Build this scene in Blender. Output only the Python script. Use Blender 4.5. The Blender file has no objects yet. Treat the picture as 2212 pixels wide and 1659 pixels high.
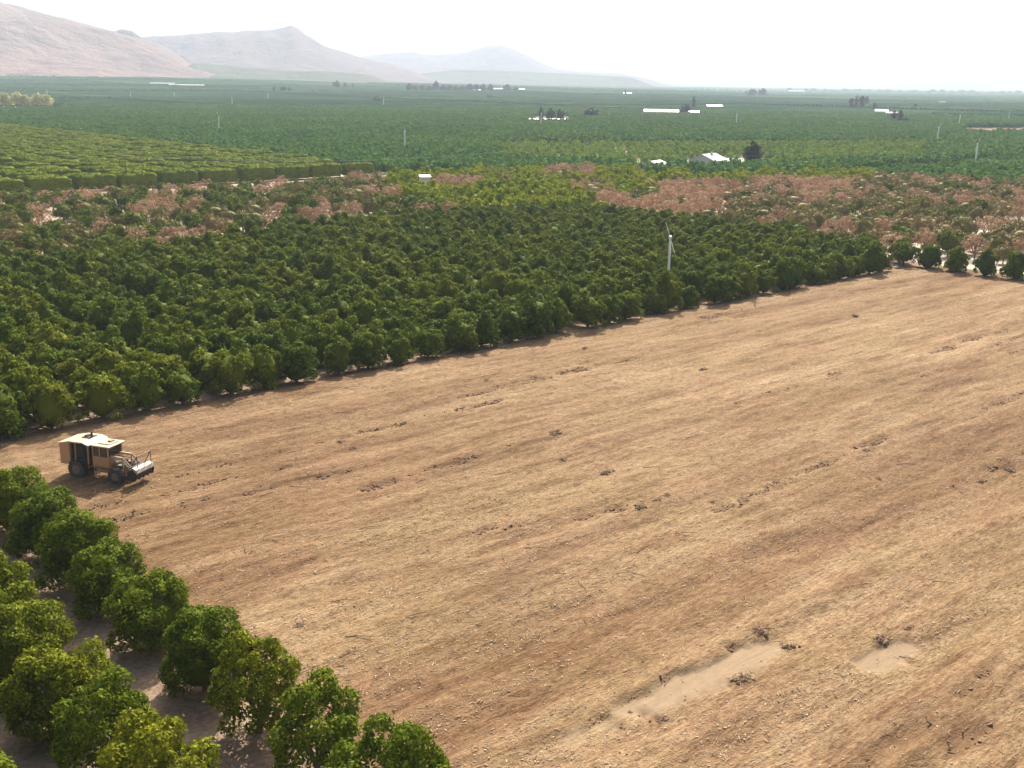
import bpy, bmesh, math, random
import numpy as np
from mathutils import Matrix, Vector

random.seed(7)
rng = np.random.default_rng(7)
S = bpy.context.scene
COL = S.collection
rad = math.radians

# ------------------------------------------------------------------ camera
H = 32.0                      # drone height above the orchard floor
F = 2400.0 / 2212.0           # focal length / picture width
PITCH, ROLL = rad(15.25), rad(0.75)
cam_d = bpy.data.cameras.new('camera')
cam = bpy.data.objects.new('camera', cam_d)
COL.objects.link(cam)
cam_d.sensor_width = 36.0
cam_d.lens = 36.0 * F
cam_d.clip_start = 0.5
cam_d.clip_end = 60000
fw = Vector((0, math.cos(PITCH), -math.sin(PITCH)))
up0 = Vector((0, math.sin(PITCH), math.cos(PITCH)))
rt0 = Vector((1, 0, 0))
cr, sr = math.cos(ROLL), math.sin(ROLL)
rt = rt0 * cr + up0 * sr
upv = up0 * cr - rt0 * sr
M = Matrix((rt, upv, -fw)).transposed().to_4x4()
M.translation = Vector((0, 0, H))
cam.matrix_world = M
S.camera = cam

# ------------------------------------------------------------------ sky, sun, exposure
SUN_AZ, SUN_EL = rad(82), rad(39.5)          # azimuth from +X, towards the light
world = bpy.data.worlds.new('World')
S.world = world
world.use_nodes = True
wn = world.node_tree.nodes
wl = world.node_tree.links
sky = wn.new('ShaderNodeTexSky')
sky.sky_type = 'NISHITA'
sky.sun_disc = False
sky.sun_elevation = SUN_EL
sky.sun_rotation = rad(90) - SUN_AZ
sky.air_density = 1.0
sky.dust_density = 7.5
sky.ozone_density = 1.0
sky.altitude = 0
wn['Background'].inputs['Strength'].default_value = 0.092
wl.new(sky.outputs[0], wn['Background'].inputs['Color'])
sun_d = bpy.data.lights.new('sun', 'SUN')
sun = bpy.data.objects.new('sun', sun_d)
COL.objects.link(sun)
sun_d.energy = 4.8
sun_d.angle = rad(0.53)
sun_d.color = (1.0, 0.94, 0.85)
sdir = Vector((math.cos(SUN_AZ) * math.cos(SUN_EL), math.sin(SUN_AZ) * math.cos(SUN_EL), math.sin(SUN_EL)))
sun.rotation_euler = sdir.to_track_quat('Z', 'Y').to_euler()
sun.location = (0, 0, 80)
S.view_settings.view_transform = 'Standard'
S.view_settings.look = 'None'
S.view_settings.gamma = 1
S.view_settings.use_curve_mapping = False
S.view_settings.exposure = 1.04
S.render.engine = 'CYCLES'
S.cycles.max_bounces = 6
S.cycles.transparent_max_bounces = 8
S.cycles.volume_bounces = 0
S.cycles.use_denoising = True

# ------------------------------------------------------------------ where things stand
def proj(x, y, z):
    """world point -> place in a 2212 wide picture; used to tell which block of trees a grid point is in"""
    dx, dy, dz = x, y, z - H
    d = dy * math.cos(PITCH) - dz * math.sin(PITCH)
    b = (dy * math.sin(PITCH) + dz * math.cos(PITCH)) / d
    a = dx / d
    return 1106 + (a * cr + b * sr) * 2400.0, 829.5 - (-a * sr + b * cr) * 2400.0

def at(px, py, z=0.0):
    x = (px - 1106) / 2400.0
    y = -(py - 829.5) / 2400.0
    xr = x * cr - y * sr
    yr = x * sr + y * cr
    rz = -math.sin(PITCH) + yr * math.cos(PITCH)
    ry = math.cos(PITCH) + yr * math.sin(PITCH)
    t = (H - z) / -rz
    return xr * t, ry * t

GA = rad(42)                  # the survey grid: u runs along the field edge, v across it
cg, sg = math.cos(GA), math.sin(GA)
def w(u, v): return u * cg + v * sg, u * sg - v * cg
def uv(x, y): return x * cg + y * sg, x * sg - y * cg
def gz(x, y):
    """the plain lifts gently towards the hills on the left"""
    d = np.hypot(x, y)
    f = np.clip((d - 1350.0) / 2300.0, 0, 1); f = f * f * (3 - 2 * f)
    a = np.arctan2(x, np.maximum(y, 1.0))
    g = np.clip((0.22 - a) / 0.50, 0, 1) * (np.asarray(y) > 0)
    return 27.0 * f * g
def at_g(px, py):
    z = 0.0
    for _ in range(30):
        x, y = at(px, py, z)
        if y < 0 or y > 14000: return at(px, py + 3, 0)
        z = 0.5 * z + 0.5 * float(gz(x, y))
    return x, y
def line(pts, x): return float(np.interp(x, [p[0] for p in pts], [p[1] for p in pts]))

# ------------------------------------------------------------------ helpers
def tag(o, label=None, cat=None, group=None, kind=None):
    if label: o['label'] = label
    if cat: o['category'] = cat
    if group: o['group'] = group
    if kind: o['kind'] = kind
    return o

def empty(name, loc=(0, 0, 0), rz=0.0, sc=1.0):
    o = bpy.data.objects.new(name, None)
    o.empty_display_size = 0.3
    o.location = loc
    o.rotation_euler = (0, 0, rz)
    o.scale = (sc, sc, sc)
    COL.objects.link(o)
    return o

def link(name, me, parent=None, loc=(0, 0, 0), rot=(0, 0, 0), sc=(1, 1, 1)):
    o = bpy.data.objects.new(name, me)
    o.location = loc
    o.rotation_euler = rot
    o.scale = sc
    COL.objects.link(o)
    if parent: o.parent = parent
    return o

def np_mesh(name, verts, faces_flat, counts, mats, mat_idx=None, smooth=False):
    me = bpy.data.meshes.new(name)
    verts = np.asarray(verts, dtype=np.float32)
    faces_flat = np.asarray(faces_flat, dtype=np.int32)
    counts = np.asarray(counts, dtype=np.int32)
    me.vertices.add(len(verts))
    me.vertices.foreach_set('co', verts.ravel())
    me.loops.add(len(faces_flat))
    me.loops.foreach_set('vertex_index', faces_flat)
    me.polygons.add(len(counts))
    starts = np.concatenate(([0], np.cumsum(counts)[:-1])).astype(np.int32)
    me.polygons.foreach_set('loop_start', starts)
    me.polygons.foreach_set('loop_total', counts)
    if mat_idx is not None:
        me.polygons.foreach_set('material_index', np.asarray(mat_idx, dtype=np.int32))
    if smooth:
        me.polygons.foreach_set('use_smooth', np.ones(len(counts), dtype=bool))
    for m in (mats if isinstance(mats, (list, tuple)) else [mats]):
        me.materials.append(m)
    me.update(calc_edges=True)
    me.validate()
    return me

class MB:
    """collects boxes, bars, tubes into one mesh"""
    def __init__(self):
        self.bm = bmesh.new()
    def box(self, c, s, rz=0.0, ry=0.0, bev=0.0):
        m = Matrix.Translation(Vector(c)) @ Matrix.Rotation(rz, 4, 'Z') @ Matrix.Rotation(ry, 4, 'Y') @ Matrix.Diagonal(Vector((s[0], s[1], s[2], 1)))
        r = bmesh.ops.create_cube(self.bm, size=1.0, matrix=m)
        if bev:
            es = list({e for v in r['verts'] for e in v.link_edges})
            bmesh.ops.bevel(self.bm, geom=es, offset=bev, segments=2, affect='EDGES', profile=0.6)
        return self
    def poly(self, pts, y0, y1):
        """an x-z outline given thickness from y0 to y1"""
        a = [self.bm.verts.new((p[0], y0, p[1])) for p in pts]
        b = [self.bm.verts.new((p[0], y1, p[1])) for p in pts]
        n = len(pts)
        self.bm.faces.new(a)
        self.bm.faces.new(b[::-1])
        for i in range(n):
            self.bm.faces.new((a[i], b[i], b[(i + 1) % n], a[(i + 1) % n]))
        return self
    def tube(self, a, b, r0, r1=None, n=10):
        r1 = r0 if r1 is None else r1
        a, b = Vector(a), Vector(b)
        d = b - a
        q = d.to_track_quat('Z', 'Y').to_matrix().to_4x4()
        m = Matrix.Translation((a + b) / 2) @ q
        bmesh.ops.create_cone(self.bm, cap_ends=True, segments=n, radius1=r0, radius2=max(r1, 1e-4), depth=d.length, matrix=m)
        return self
    def build(self, name, mat, parent=None, loc=(0, 0, 0), rot=(0, 0, 0), smooth=False):
        me = bpy.data.meshes.new(name)
        bmesh.ops.recalc_face_normals(self.bm, faces=self.bm.faces)
        self.bm.to_mesh(me)
        self.bm.free()
        me.materials.append(mat)
        if smooth:
            me.polygons.foreach_set('use_smooth', [True] * len(me.polygons))
        return link(name, me, parent, loc, rot)

# value noise on arrays
_perm = rng.random((256, 256))
def vnoise(x, y):
    xi = np.floor(x).astype(int); yi = np.floor(y).astype(int)
    fx = x - xi; fy = y - yi
    fx = fx * fx * (3 - 2 * fx); fy = fy * fy * (3 - 2 * fy)
    g = lambda a, b: _perm[a % 256, b % 256]
    return (g(xi, yi) * (1 - fx) + g(xi + 1, yi) * fx) * (1 - fy) + (g(xi, yi + 1) * (1 - fx) + g(xi + 1, yi + 1) * fx) * fy
def fbm(x, y, o=4):
    s = 0; a = 0.5
    for i in range(o):
        s = s + a * vnoise(x + 17.3 * i, y - 9.1 * i)
        x, y, a = x * 2.03, y * 2.03, a * 0.5
    return s

# ------------------------------------------------------------------ materials
class MT:
    def __init__(self, name):
        self.m = bpy.data.materials.new(name)
        self.m.use_nodes = True
        self.t = self.m.node_tree
        self.n = self.t.nodes
        self.b = self.n['Principled BSDF']
        self.out = self.n['Material Output']
    def add(self, kind, **kw):
        nd = self.n.new(kind)
        for k, v in kw.items():
            if k.startswith('_'): setattr(nd, k[1:], v)
            else:
                key = k if not k.startswith('i') or not k[1:].isdigit() else int(k[1:])
                nd.inputs[key].default_value = v
        return nd
    def link(self, a, b): self.t.links.new(a, b)
    def ramp(self, fac, stops, interp='LINEAR'):
        r = self.n.new('ShaderNodeValToRGB')
        r.color_ramp.interpolation = interp
        el = r.color_ramp.elements
        while len(el) < len(stops): el.new(0.5)
        for e, (p, c) in zip(el, stops):
            e.position = p
            e.color = (*c, 1) if len(c) == 3 else c
        self.link(fac, r.inputs[0])
        return r.outputs[0]
    def noise(self, vec, scale, detail=4, rough=0.55):
        n = self.add('ShaderNodeTexNoise')
        n.inputs['Scale'].default_value = scale
        n.inputs['Detail'].default_value = detail
        n.inputs['Roughness'].default_value = rough
        if vec is not None: self.link(vec, n.inputs['Vector'])
        return n.outputs['Fac']
    def mapping(self, vec, scale=(1, 1, 1), rot=(0, 0, 0), loc=(0, 0, 0)):
        m = self.add('ShaderNodeMapping')
        m.inputs['Scale'].default_value = scale
        m.inputs['Rotation'].default_value = rot
        m.inputs['Location'].default_value = loc
        self.link(vec, m.inputs['Vector'])
        return m.outputs[0]
    def mix(self, fac, a, b, mode='MIX'):
        m = self.n.new('ShaderNodeMix')
        m.data_type = 'RGBA'
        m.blend_type = mode
        for i, v in ((0, fac), (6, a), (7, b)):
            if isinstance(v, (int, float)): m.inputs[i].default_value = v
            elif isinstance(v, tuple): m.inputs[i].default_value = (*v, 1) if len(v) == 3 else v
            else: self.link(v, m.inputs[i])
        return m.outputs[2]
    def bump(self, h, strength=0.5, dist=0.1, prev=None):
        b = self.n.new('ShaderNodeBump')
        b.inputs['Strength'].default_value = strength
        b.inputs['Distance'].default_value = dist
        self.link(h, b.inputs['Height'])
        if prev is not None: self.link(prev, b.inputs['Normal'])
        self.link(b.outputs[0], self.b.inputs['Normal'])
        return b.outputs[0]
    def pos(self): return self.n.new('ShaderNodeNewGeometry').outputs['Position']
    def obj(self): return self.n.new('ShaderNodeTexCoord').outputs['Object']

def plain(name, col, rough=0.7, metal=0.0, wear=0.25, wcol=None, scale=3.0):
    t = MT(name)
    n = t.noise(t.obj(), scale, 5)
    f = t.ramp(n, [(0.35, (0, 0, 0)), (0.75, (1, 1, 1))])
    mf = t.add('ShaderNodeMath', _operation='MULTIPLY', i1=wear)
    t.link(f, mf.inputs[0])
    c = t.mix(mf.outputs[0], col, wcol or tuple(v * 0.45 for v in col))
    t.link(c, t.b.inputs['Base Color'])
    t.b.inputs['Roughness'].default_value = rough
    t.b.inputs['Metallic'].default_value = metal
    return t.m

def foliage(name, c0, c1, c2, trans=0.28, big=0.06, spec=0.25, rough=0.55, val=(0.75, 1.25)):
    t = MT(name)
    oi = t.n.new('ShaderNodeObjectInfo')
    geo = t.n.new('ShaderNodeNewGeometry')
    n1 = t.noise(geo.outputs['Position'], 1.3, 3)
    n2 = t.noise(geo.outputs['Position'], big, 2)
    a = t.add('ShaderNodeMath', _operation='ADD'); t.link(n1, a.inputs[0]); rm = t.add('ShaderNodeMapRange', i3=0.22, i4=0.78); t.link(oi.outputs['Random'], rm.inputs[0]); t.link(rm.outputs[0], a.inputs[1])
    b = t.add('ShaderNodeMath', _operation='ADD'); t.link(a.outputs[0], b.inputs[0]); t.link(n2, b.inputs[1])
    d = t.add('ShaderNodeMath', _operation='DIVIDE', i1=3.0); t.link(b.outputs[0], d.inputs[0])
    c = t.ramp(d.outputs[0], [(0.3, c0), (0.5, c1), (0.72, c2)])
    v = t.add('ShaderNodeMapRange', i3=val[0], i4=val[1]); t.link(geo.outputs['Random Per Island'], v.inputs[0])
    hs = t.n.new('ShaderNodeHueSaturation'); t.link(c, hs.inputs['Color']); t.link(v.outputs[0], hs.inputs['Value'])
    t.link(hs.outputs[0], t.b.inputs['Base Color'])
    t.b.inputs['Roughness'].default_value = rough
    t.b.inputs['Specular IOR Level'].default_value = spec
    tr = t.n.new('ShaderNodeBsdfTranslucent')
    br = t.mix(0.5, hs.outputs[0], (0.22, 0.26, 0.02), 'ADD') if trans > 0.2 else hs.outputs[0]
    br2 = t.mix(0.65, br, hs.outputs[0]) if trans > 0.2 else hs.outputs[0]
    t.link(br2, tr.inputs['Color'])
    ms = t.n.new('ShaderNodeMixShader'); ms.inputs[0].default_value = trans
    t.link(t.b.outputs[0], ms.inputs[1]); t.link(tr.outputs[0], ms.inputs[2])
    t.link(ms.outputs[0], t.out.inputs['Surface'])
    return t.m

M_GREEN = foliage('citrus_leaves', (0.052, 0.092, 0.008), (0.106, 0.144, 0.007), (0.196, 0.196, 0.010), spec=0.05, rough=0.7, trans=0.24, val=(0.5, 1.55))
M_LIME = foliage('young_citrus_leaves', (0.120, 0.175, 0.006), (0.200, 0.245, 0.006), (0.290, 0.280, 0.012), spec=0.04, rough=0.7, trans=0.36)
M_YOUNG = foliage('young_orchard_leaves', (0.120, 0.215, 0.035), (0.180, 0.270, 0.042), (0.240, 0.310, 0.050), spec=0.02, rough=0.8)
M_MIDG = foliage('olive_green_leaves', (0.060, 0.100, 0.014), (0.110, 0.145, 0.016), (0.175, 0.180, 0.030), spec=0.04, rough=0.7, trans=0.22, val=(0.5, 1.5))
M_HEDGE = foliage('hedge_leaves', (0.080, 0.130, 0.010), (0.125, 0.168, 0.012), (0.180, 0.190, 0.016), spec=0.03, rough=0.8)
M_OLIVE = foliage('browning_leaves', (0.110, 0.130, 0.022), (0.210, 0.180, 0.055), (0.340, 0.220, 0.105), trans=0.18, spec=0.03)
M_DEAD = foliage('dead_leaves', (0.300, 0.180, 0.105), (0.420, 0.265, 0.160), (0.540, 0.365, 0.235), trans=0.15, spec=0.03)
M_FAR = foliage('far_citrus_leaves', (0.040, 0.125, 0.036), (0.078, 0.175, 0.042), (0.150, 0.235, 0.044), big=0.012, spec=0.02, rough=0.8)
M_DARK = foliage('dark_tree_leaves', (0.020, 0.040, 0.016), (0.030, 0.052, 0.018), (0.050, 0.065, 0.02), spec=0.05)
M_PALE = foliage('pale_tree_leaves', (0.36, 0.38, 0.16), (0.46, 0.46, 0.20), (0.56, 0.54, 0.26), spec=0.05, trans=0.4)
M_BARK = plain('bark', (0.14, 0.11, 0.085), 0.9, wear=0.6, scale=8)
M_DEADBARK = plain('dead_bark', (0.21, 0.13, 0.10), 0.9, wear=0.5, scale=8)

def ground_mat():
    t = MT('valley_floor')
    p = t.pos()
    g = t.mapping(p, rot=(0, 0, -GA))
    # bare sandy soil with leaf litter near by
    n1 = t.noise(p, 0.35, 6, 0.6)
    n2 = t.noise(p, 3.0, 4, 0.6)
    soil = t.ramp(n1, [(0.32, (0.17, 0.105, 0.065)), (0.5, (0.26, 0.18, 0.12)), (0.7, (0.37, 0.28, 0.20))])
    soil = t.mix(0.35, soil, t.ramp(n2, [(0.35, (0.11, 0.07, 0.045)), (0.65, (0.42, 0.33, 0.25))]))
    # parcels far out
    vor = t.add('ShaderNodeTexVoronoi', _feature='F1', _distance='CHEBYCHEV')
    t.link(t.mapping(g, scale=(1 / 900, 1 / 420, 1)), vor.inputs['Vector'])
    vor.inputs['Scale'].default_value = 1.0
    vor.inputs['Randomness'].default_value = 0.6
    sep = t.n.new('ShaderNodeSeparateColor'); t.link(vor.outputs['Color'], sep.inputs[0])
    par = t.ramp(sep.outputs[0], [(0.0, (0.030, 0.080, 0.035)), (0.5, (0.045, 0.095, 0.045)), (0.82, (0.09, 0.13, 0.065)), (0.96, (0.30, 0.26, 0.17))], 'CONSTANT')
    nn = t.noise(t.mapping(g, scale=(0.004, 0.03, 1)), 1.0, 4)
    par = t.mix(0.35, par, t.ramp(nn, [(0.35, (0.03, 0.05, 0.02)), (0.65, (0.13, 0.14, 0.07))]))
    ln = t.add('ShaderNodeVectorMath', _operation='LENGTH'); t.link(p, ln.inputs[0])
    mr = t.add('ShaderNodeMapRange', i1=1100.0, i2=1500.0); t.link(ln.outputs['Value'], mr.inputs[0])
    t.link(t.mix(mr.outputs[0], soil, par), t.b.inputs['Base Color'])
    t.b.inputs['Roughness'].default_value = 0.95
    t.b.inputs['Specular IOR Level'].default_value = 0.0
    t.bump(n2, 0.5, 0.08)
    return t.m

def field_mat():
    t = MT('mulched_soil')
    o = t.obj()                                  # local x runs along the old tree rows
    # warp so the streaks wander
    wn_ = t.add('ShaderNodeTexNoise'); wn_.inputs['Scale'].default_value = 0.05; wn_.inputs['Detail'].default_value = 3
    t.link(o, wn_.inputs['Vector'])
    wa = t.add('ShaderNodeVectorMath', _operation='MULTIPLY_ADD'); t.link(wn_.outputs['Color'], wa.inputs[0])
    wa.inputs[1].default_value = (6, 2.2, 0); t.link(o, wa.inputs[2])
    wp = wa.outputs[0]
    s1 = t.noise(t.mapping(wp, scale=(0.035, 0.32, 1)), 1.0, 5, 0.6)     # broad windrow streaks
    s2 = t.noise(t.mapping(wp, scale=(0.16, 1.3, 1)), 1.0, 5, 0.65)
    s3 = t.noise(t.mapping(o, scale=(1.6, 5.5, 1), rot=(0, 0, 0.25)), 1.0, 4, 0.7)  # chips and twigs
    s4 = t.noise(o, 7.0, 3, 0.6)
    s5 = t.noise(o, 0.09, 3, 0.5)
    base = t.ramp(s1, [(0.34, (0.180, 0.104, 0.056)), (0.42, (0.300, 0.195, 0.112)), (0.50, (0.370, 0.255, 0.148)), (0.60, (0.405, 0.298, 0.176)), (0.72, (0.490, 0.385, 0.250))])
    olive = t.mix(t.ramp(s5, [(0.42, (0, 0, 0)), (0.62, (0.6, 0.6, 0.6))]), base, (0.290, 0.215, 0.100))
    red = t.ramp(s2, [(0.36, (0.13, 0.075, 0.040)), (0.47, (0.34, 0.23, 0.135)), (0.66, (0.46, 0.35, 0.22))])
    c = t.mix(0.42, olive, red)
    chips = t.ramp(s3, [(0.30, (0.34, 0.25, 0.18)), (0.45, (0.80, 0.76, 0.72)), (0.55, (1.0, 1.0, 1.0)), (0.66, (1.35, 1.32, 1.25))])
    c = t.mix(0.8, c, chips, 'MULTIPLY')
    c = t.mix(0.5, c, t.ramp(s4, [(0.3, (0.55, 0.5, 0.45)), (0.5, (1, 1, 1)), (0.7, (1.3, 1.27, 1.2))]), 'MULTIPLY')
    s0 = t.noise(t.mapping(wp, scale=(0.018, 0.11, 1), loc=(3, 7, 0)), 1.0, 3, 0.5)
    c = t.mix(1.0, c, t.ramp(s0, [(0.34, (0.74, 0.67, 0.60)), (0.44, (0.88, 0.83, 0.77)), (0.52, (0.97, 0.96, 0.92)), (0.60, (1.02, 1.02, 0.97)), (0.70, (1.18, 1.2, 1.2))]), 'MULTIPLY')
    s6 = t.noise(t.mapping(o, scale=(0.11, 0.30, 1), loc=(1, 2, 0)), 1.0, 4, 0.6)
    c = t.mix(t.ramp(s6, [(0.58, (0, 0, 0)), (0.70, (0.55, 0.55, 0.55))]), c, t.mix(1.0, c, (0.62, 0.49, 0.41), 'MULTIPLY'))
    c = t.mix(1.0, c, (0.73, 0.695, 0.69), 'MULTIPLY')
    at_ = t.n.new('ShaderNodeAttribute'); at_.attribute_name = 'bare'
    bare = t.mix(0.45, t.mix(0.5, c, (0.34, 0.26, 0.17)), t.ramp(t.noise(t.mapping(o, scale=(0.25, 1.6, 1)), 1.0, 4), [(0.3, (0.195, 0.138, 0.085)), (0.7, (0.265, 0.195, 0.128))]))
    c = t.mix(at_.outputs['Fac'], c, bare)
    at2 = t.n.new('ShaderNodeAttribute'); at2.attribute_name = 'rut'
    c = t.mix(at2.outputs['Fac'], c, t.mix(0.7, c, (0.13, 0.075, 0.038)))
    t.link(c, t.b.inputs['Base Color'])
    t.b.inputs['Roughness'].default_value = 0.95
    t.b.inputs['Specular IOR Level'].default_value = 0.08
    ad = t.add('ShaderNodeMath', _operation='MULTIPLY_ADD', i1=2.0); t.link(s3, ad.inputs[0]); t.link(s4, ad.inputs[2])
    inv = t.add('ShaderNodeMath', _operation='SUBTRACT', i0=1.0); t.link(at_.outputs['Fac'], inv.inputs[1])
    mm = t.add('ShaderNodeMath', _operation='MULTIPLY'); t.link(ad.outputs[0], mm.inputs[0]); t.link(inv.outputs[0], mm.inputs[1])
    t.bump(mm.outputs[0], 0.75, 0.10)
    return t.m

def track_mat(name, a, b):
    t = MT(name)
    n = t.noise(t.pos(), 0.6, 6, 0.6)
    t.link(t.ramp(n, [(0.35, a), (0.65, b)]), t.b.inputs['Base Color'])
    t.b.inputs['Roughness'].default_value = 0.95
    t.bump(t.noise(t.pos(), 5.0, 3), 0.4, 0.05)
    return t.m

def hill_mat(name, dry, dark, rock=(0.15, 0.115, 0.10), green=0.0):
    t = MT(name)
    p = t.pos()
    n1 = t.noise(p, 0.0022, 6, 0.6)
    n2 = t.noise(p, 0.012, 5, 0.65)
    c = t.ramp(n1, [(0.35, dark), (0.55, dry), (0.75, tuple(min(1, v * 1.12) for v in dry))])
    c = t.mix(t.ramp(n2, [(0.50, (0, 0, 0)), (0.66, (0.75, 0.75, 0.75))]), c, rock)
    t.link(c, t.b.inputs['Base Color'])
    t.b.inputs['Roughness'].default_value = 1.0
    t.b.inputs['Specular IOR Level'].default_value = 0.0
    t.bump(n2, 1.0, 40.0)
    return t.m

M_GROUND = ground_mat()
M_FIELD = field_mat()
M_TRACK = track_mat('pale_track', (0.32, 0.25, 0.185), (0.45, 0.37, 0.285))

# ------------------------------------------------------------------ ground
def disc(name, r, mat, n=360):
    rings = np.concatenate(([1, 60, 120, 250, 500, 900], np.arange(1300, 4000, 120), [4500, 6000, 9000, r]))
    an = 2 * np.pi * np.arange(n) / n
    RR, AA = np.meshgrid(rings, an, indexing='ij')
    X_, Y_ = RR * np.cos(AA), RR * np.sin(AA)
    ids = np.arange(RR.size).reshape(RR.shape)
    nx = np.roll(ids, -1, axis=1)
    q = np.stack((ids[:-1], ids[1:], nx[1:], nx[:-1]), -1).reshape(-1)
    k = (len(rings) - 1) * n
    f = np.concatenate((q, ids[0])); c = np.concatenate((np.full(k, 4), [n]))
    return link(name, np_mesh(name, np.stack((X_, Y_, gz(X_, Y_)), -1).reshape(-1, 3), f, c, mat))
tag(disc('ground', 16000, M_GROUND), kind='structure')

def sheet(name, pts, z, mat, kind='structure'):
    """a flat sheet from world xy corners"""
    me = np_mesh(name, [(x, y, z) for x, y in pts], list(range(len(pts))), [len(pts)], mat)
    if me.polygons[0].normal.z < 0: me.flip_normals()
    return tag(link(name, me), kind=kind)

# the cleared field: a fine mesh with windrows, ruts and clods
U0, U1, V0, V1 = 26.5, 196.0, -102.6, 14.0
us = np.concatenate((np.arange(U0, 90, 0.32), np.arange(90, U1 + 0.1, 0.6)))
ys = np.arange(-V1, -V0 + 0.01, 0.32)
UU, YY = np.meshgrid(us, ys, indexing='ij')
wob = (fbm(UU * 0.03, YY * 0.03, 3) - 0.5) * 8
R1 = fbm(UU * 0.05, (YY + wob) * 0.42, 4) - 0.47
R2 = fbm(UU * 0.9, YY * 1.6, 3) - 0.47
hgt = 0.24 + 0.60 * R1 + 0.26 * R2
strips = [((1372, 1540), (1660, 1410), 1.05), ((1880, 1440), (1960, 1400), 0.75), ((1230, 1600), (1375, 1548), 0.45)]
bare = np.zeros_like(UU)
rut0 = np.zeros_like(UU)
for a, b, wd in strips:
    ua, va = uv(*at(*a)); ub, vb = uv(*at(*b))
    ax, ay, bx, by = ua, -va, ub, -vb
    L2 = (bx - ax) ** 2 + (by - ay) ** 2
    tt = np.clip(((UU - ax) * (bx - ax) + (YY - ay) * (by - ay)) / L2, 0, 1)
    d = np.hypot(UU - ax - tt * (bx - ax), YY - ay - tt * (by - ay)) + (fbm(UU * 0.8, YY * 0.8, 4) - 0.5) * 1.7
    ring = np.exp(-((d - wd) / 0.22) ** 2) * np.clip(fbm(UU * 0.9 + 5, YY * 0.9, 3) * 7 - 3.2, 0, 1)
    rut0 = np.maximum(rut0, ring)
    bare = np.maximum(bare, np.clip((wd - d) / 0.5 + 0.5, 0, 1) * (1 if wd > 0.5 else 0.6))
    hgt += 0.07 * np.exp(-((d - wd - 0.3) / 0.3) ** 2) * np.clip(fbm(UU * 1.1, YY * 1.1, 2) * 3 - 0.9, 0, 1)
hgt = hgt * (1 - bare) + 0.17 * bare
rut = rut0.copy()
rut_lines = [((150, 1145), (760, 1025)), ((330, 1045), (1120, 860)), ((2070, 1060), (2230, 985)), ((1020, 1160), (1520, 1075)), ((180, 1105), (640, 1010))]
rut_segs = []
for a, b in rut_lines:
    ua, va = uv(*at(*a)); ub, vb = uv(*at(*b))
    rut_segs.append((ua, -va, ub, -vb))
r_ = np.random.default_rng(21)
for k in range(34):                                     # broken debris lines left along the old rows
    a_ = r_.uniform(28, 170); b_ = r_.uniform(5, 98); ln_ = r_.uniform(8, 34); sl = r_.normal(0, 0.03)
    rut_segs.append((a_, b_, a_ + ln_, b_ + ln_ * sl))
for ax, ay, bx, by in rut_segs:
    L2 = (bx - ax) ** 2 + (by - ay) ** 2
    tt = np.clip(((UU - ax) * (bx - ax) + (YY - ay) * (by - ay)) / L2, 0, 1)
    d = np.hypot(UU - ax - tt * (bx - ax), YY - ay - tt * (by - ay))
    d = d + (fbm(UU * 0.5, YY * 0.5, 3) - 0.47) * 1.6
    k = np.exp(-(d / 0.38) ** 2) * np.clip(fbm(UU * 0.5 + ax, YY * 0.9, 3) * 7 - 2.7, 0, 1)
    rut = np.maximum(rut, k)
hgt -= 0.20 * rut
edge = np.minimum(np.minimum(UU - U0, U1 - UU), np.minimum(YY + V1, -V0 - YY))
ef = np.clip(edge / 2.5, 0, 1)
hgt = 0.02 + np.maximum(hgt, 0.0) * ef
nu, ny = UU.shape
idx = np.arange(nu * ny).reshape(nu, ny)
q = np.stack((idx[:-1, :-1], idx[1:, :-1], idx[1:, 1:], idx[:-1, 1:]), -1).reshape(-1)
fme = np_mesh('cleared_field', np.stack((UU, YY, hgt), -1).reshape(-1, 3), q, np.full((nu - 1) * (ny - 1), 4), M_FIELD, smooth=True)
for nm, arr in (('bare', bare), ('rut', rut)):
    att = fme.attributes.new(nm, 'FLOAT', 'POINT')
    att.data.foreach_set('value', arr.reshape(-1).astype(np.float32))
field = tag(link('cleared_field', fme, rot=(0, 0, GA)), kind='structure')
def fh(u, v):
    i = int(np.clip(np.searchsorted(us, u), 0, nu - 1)); j = int(np.clip(round((-v - ys[0]) / 0.32), 0, ny - 1))
    return float(hgt[i, j])

# haul tracks
def uvsheet(name, u0, u1, v0, v1, z, mat):
    return sheet(name, [w(u0, v0), w(u1, v0), w(u1, v1), w(u0, v1)], z, mat)
uvsheet('farm_track', 196.2, 204.5, -420, 60, 0.012, M_TRACK)
uvsheet('thinned_orchard_floor', -60, 196.1, -318, -212, 0.008, M_TRACK)
uvsheet('thinned_orchard_floor', 204.6, 400.9, -330, 60, 0.008, M_TRACK)
uvsheet('crossing_road', 401, 409, -1500, -330, 0.012, M_TRACK)

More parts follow.
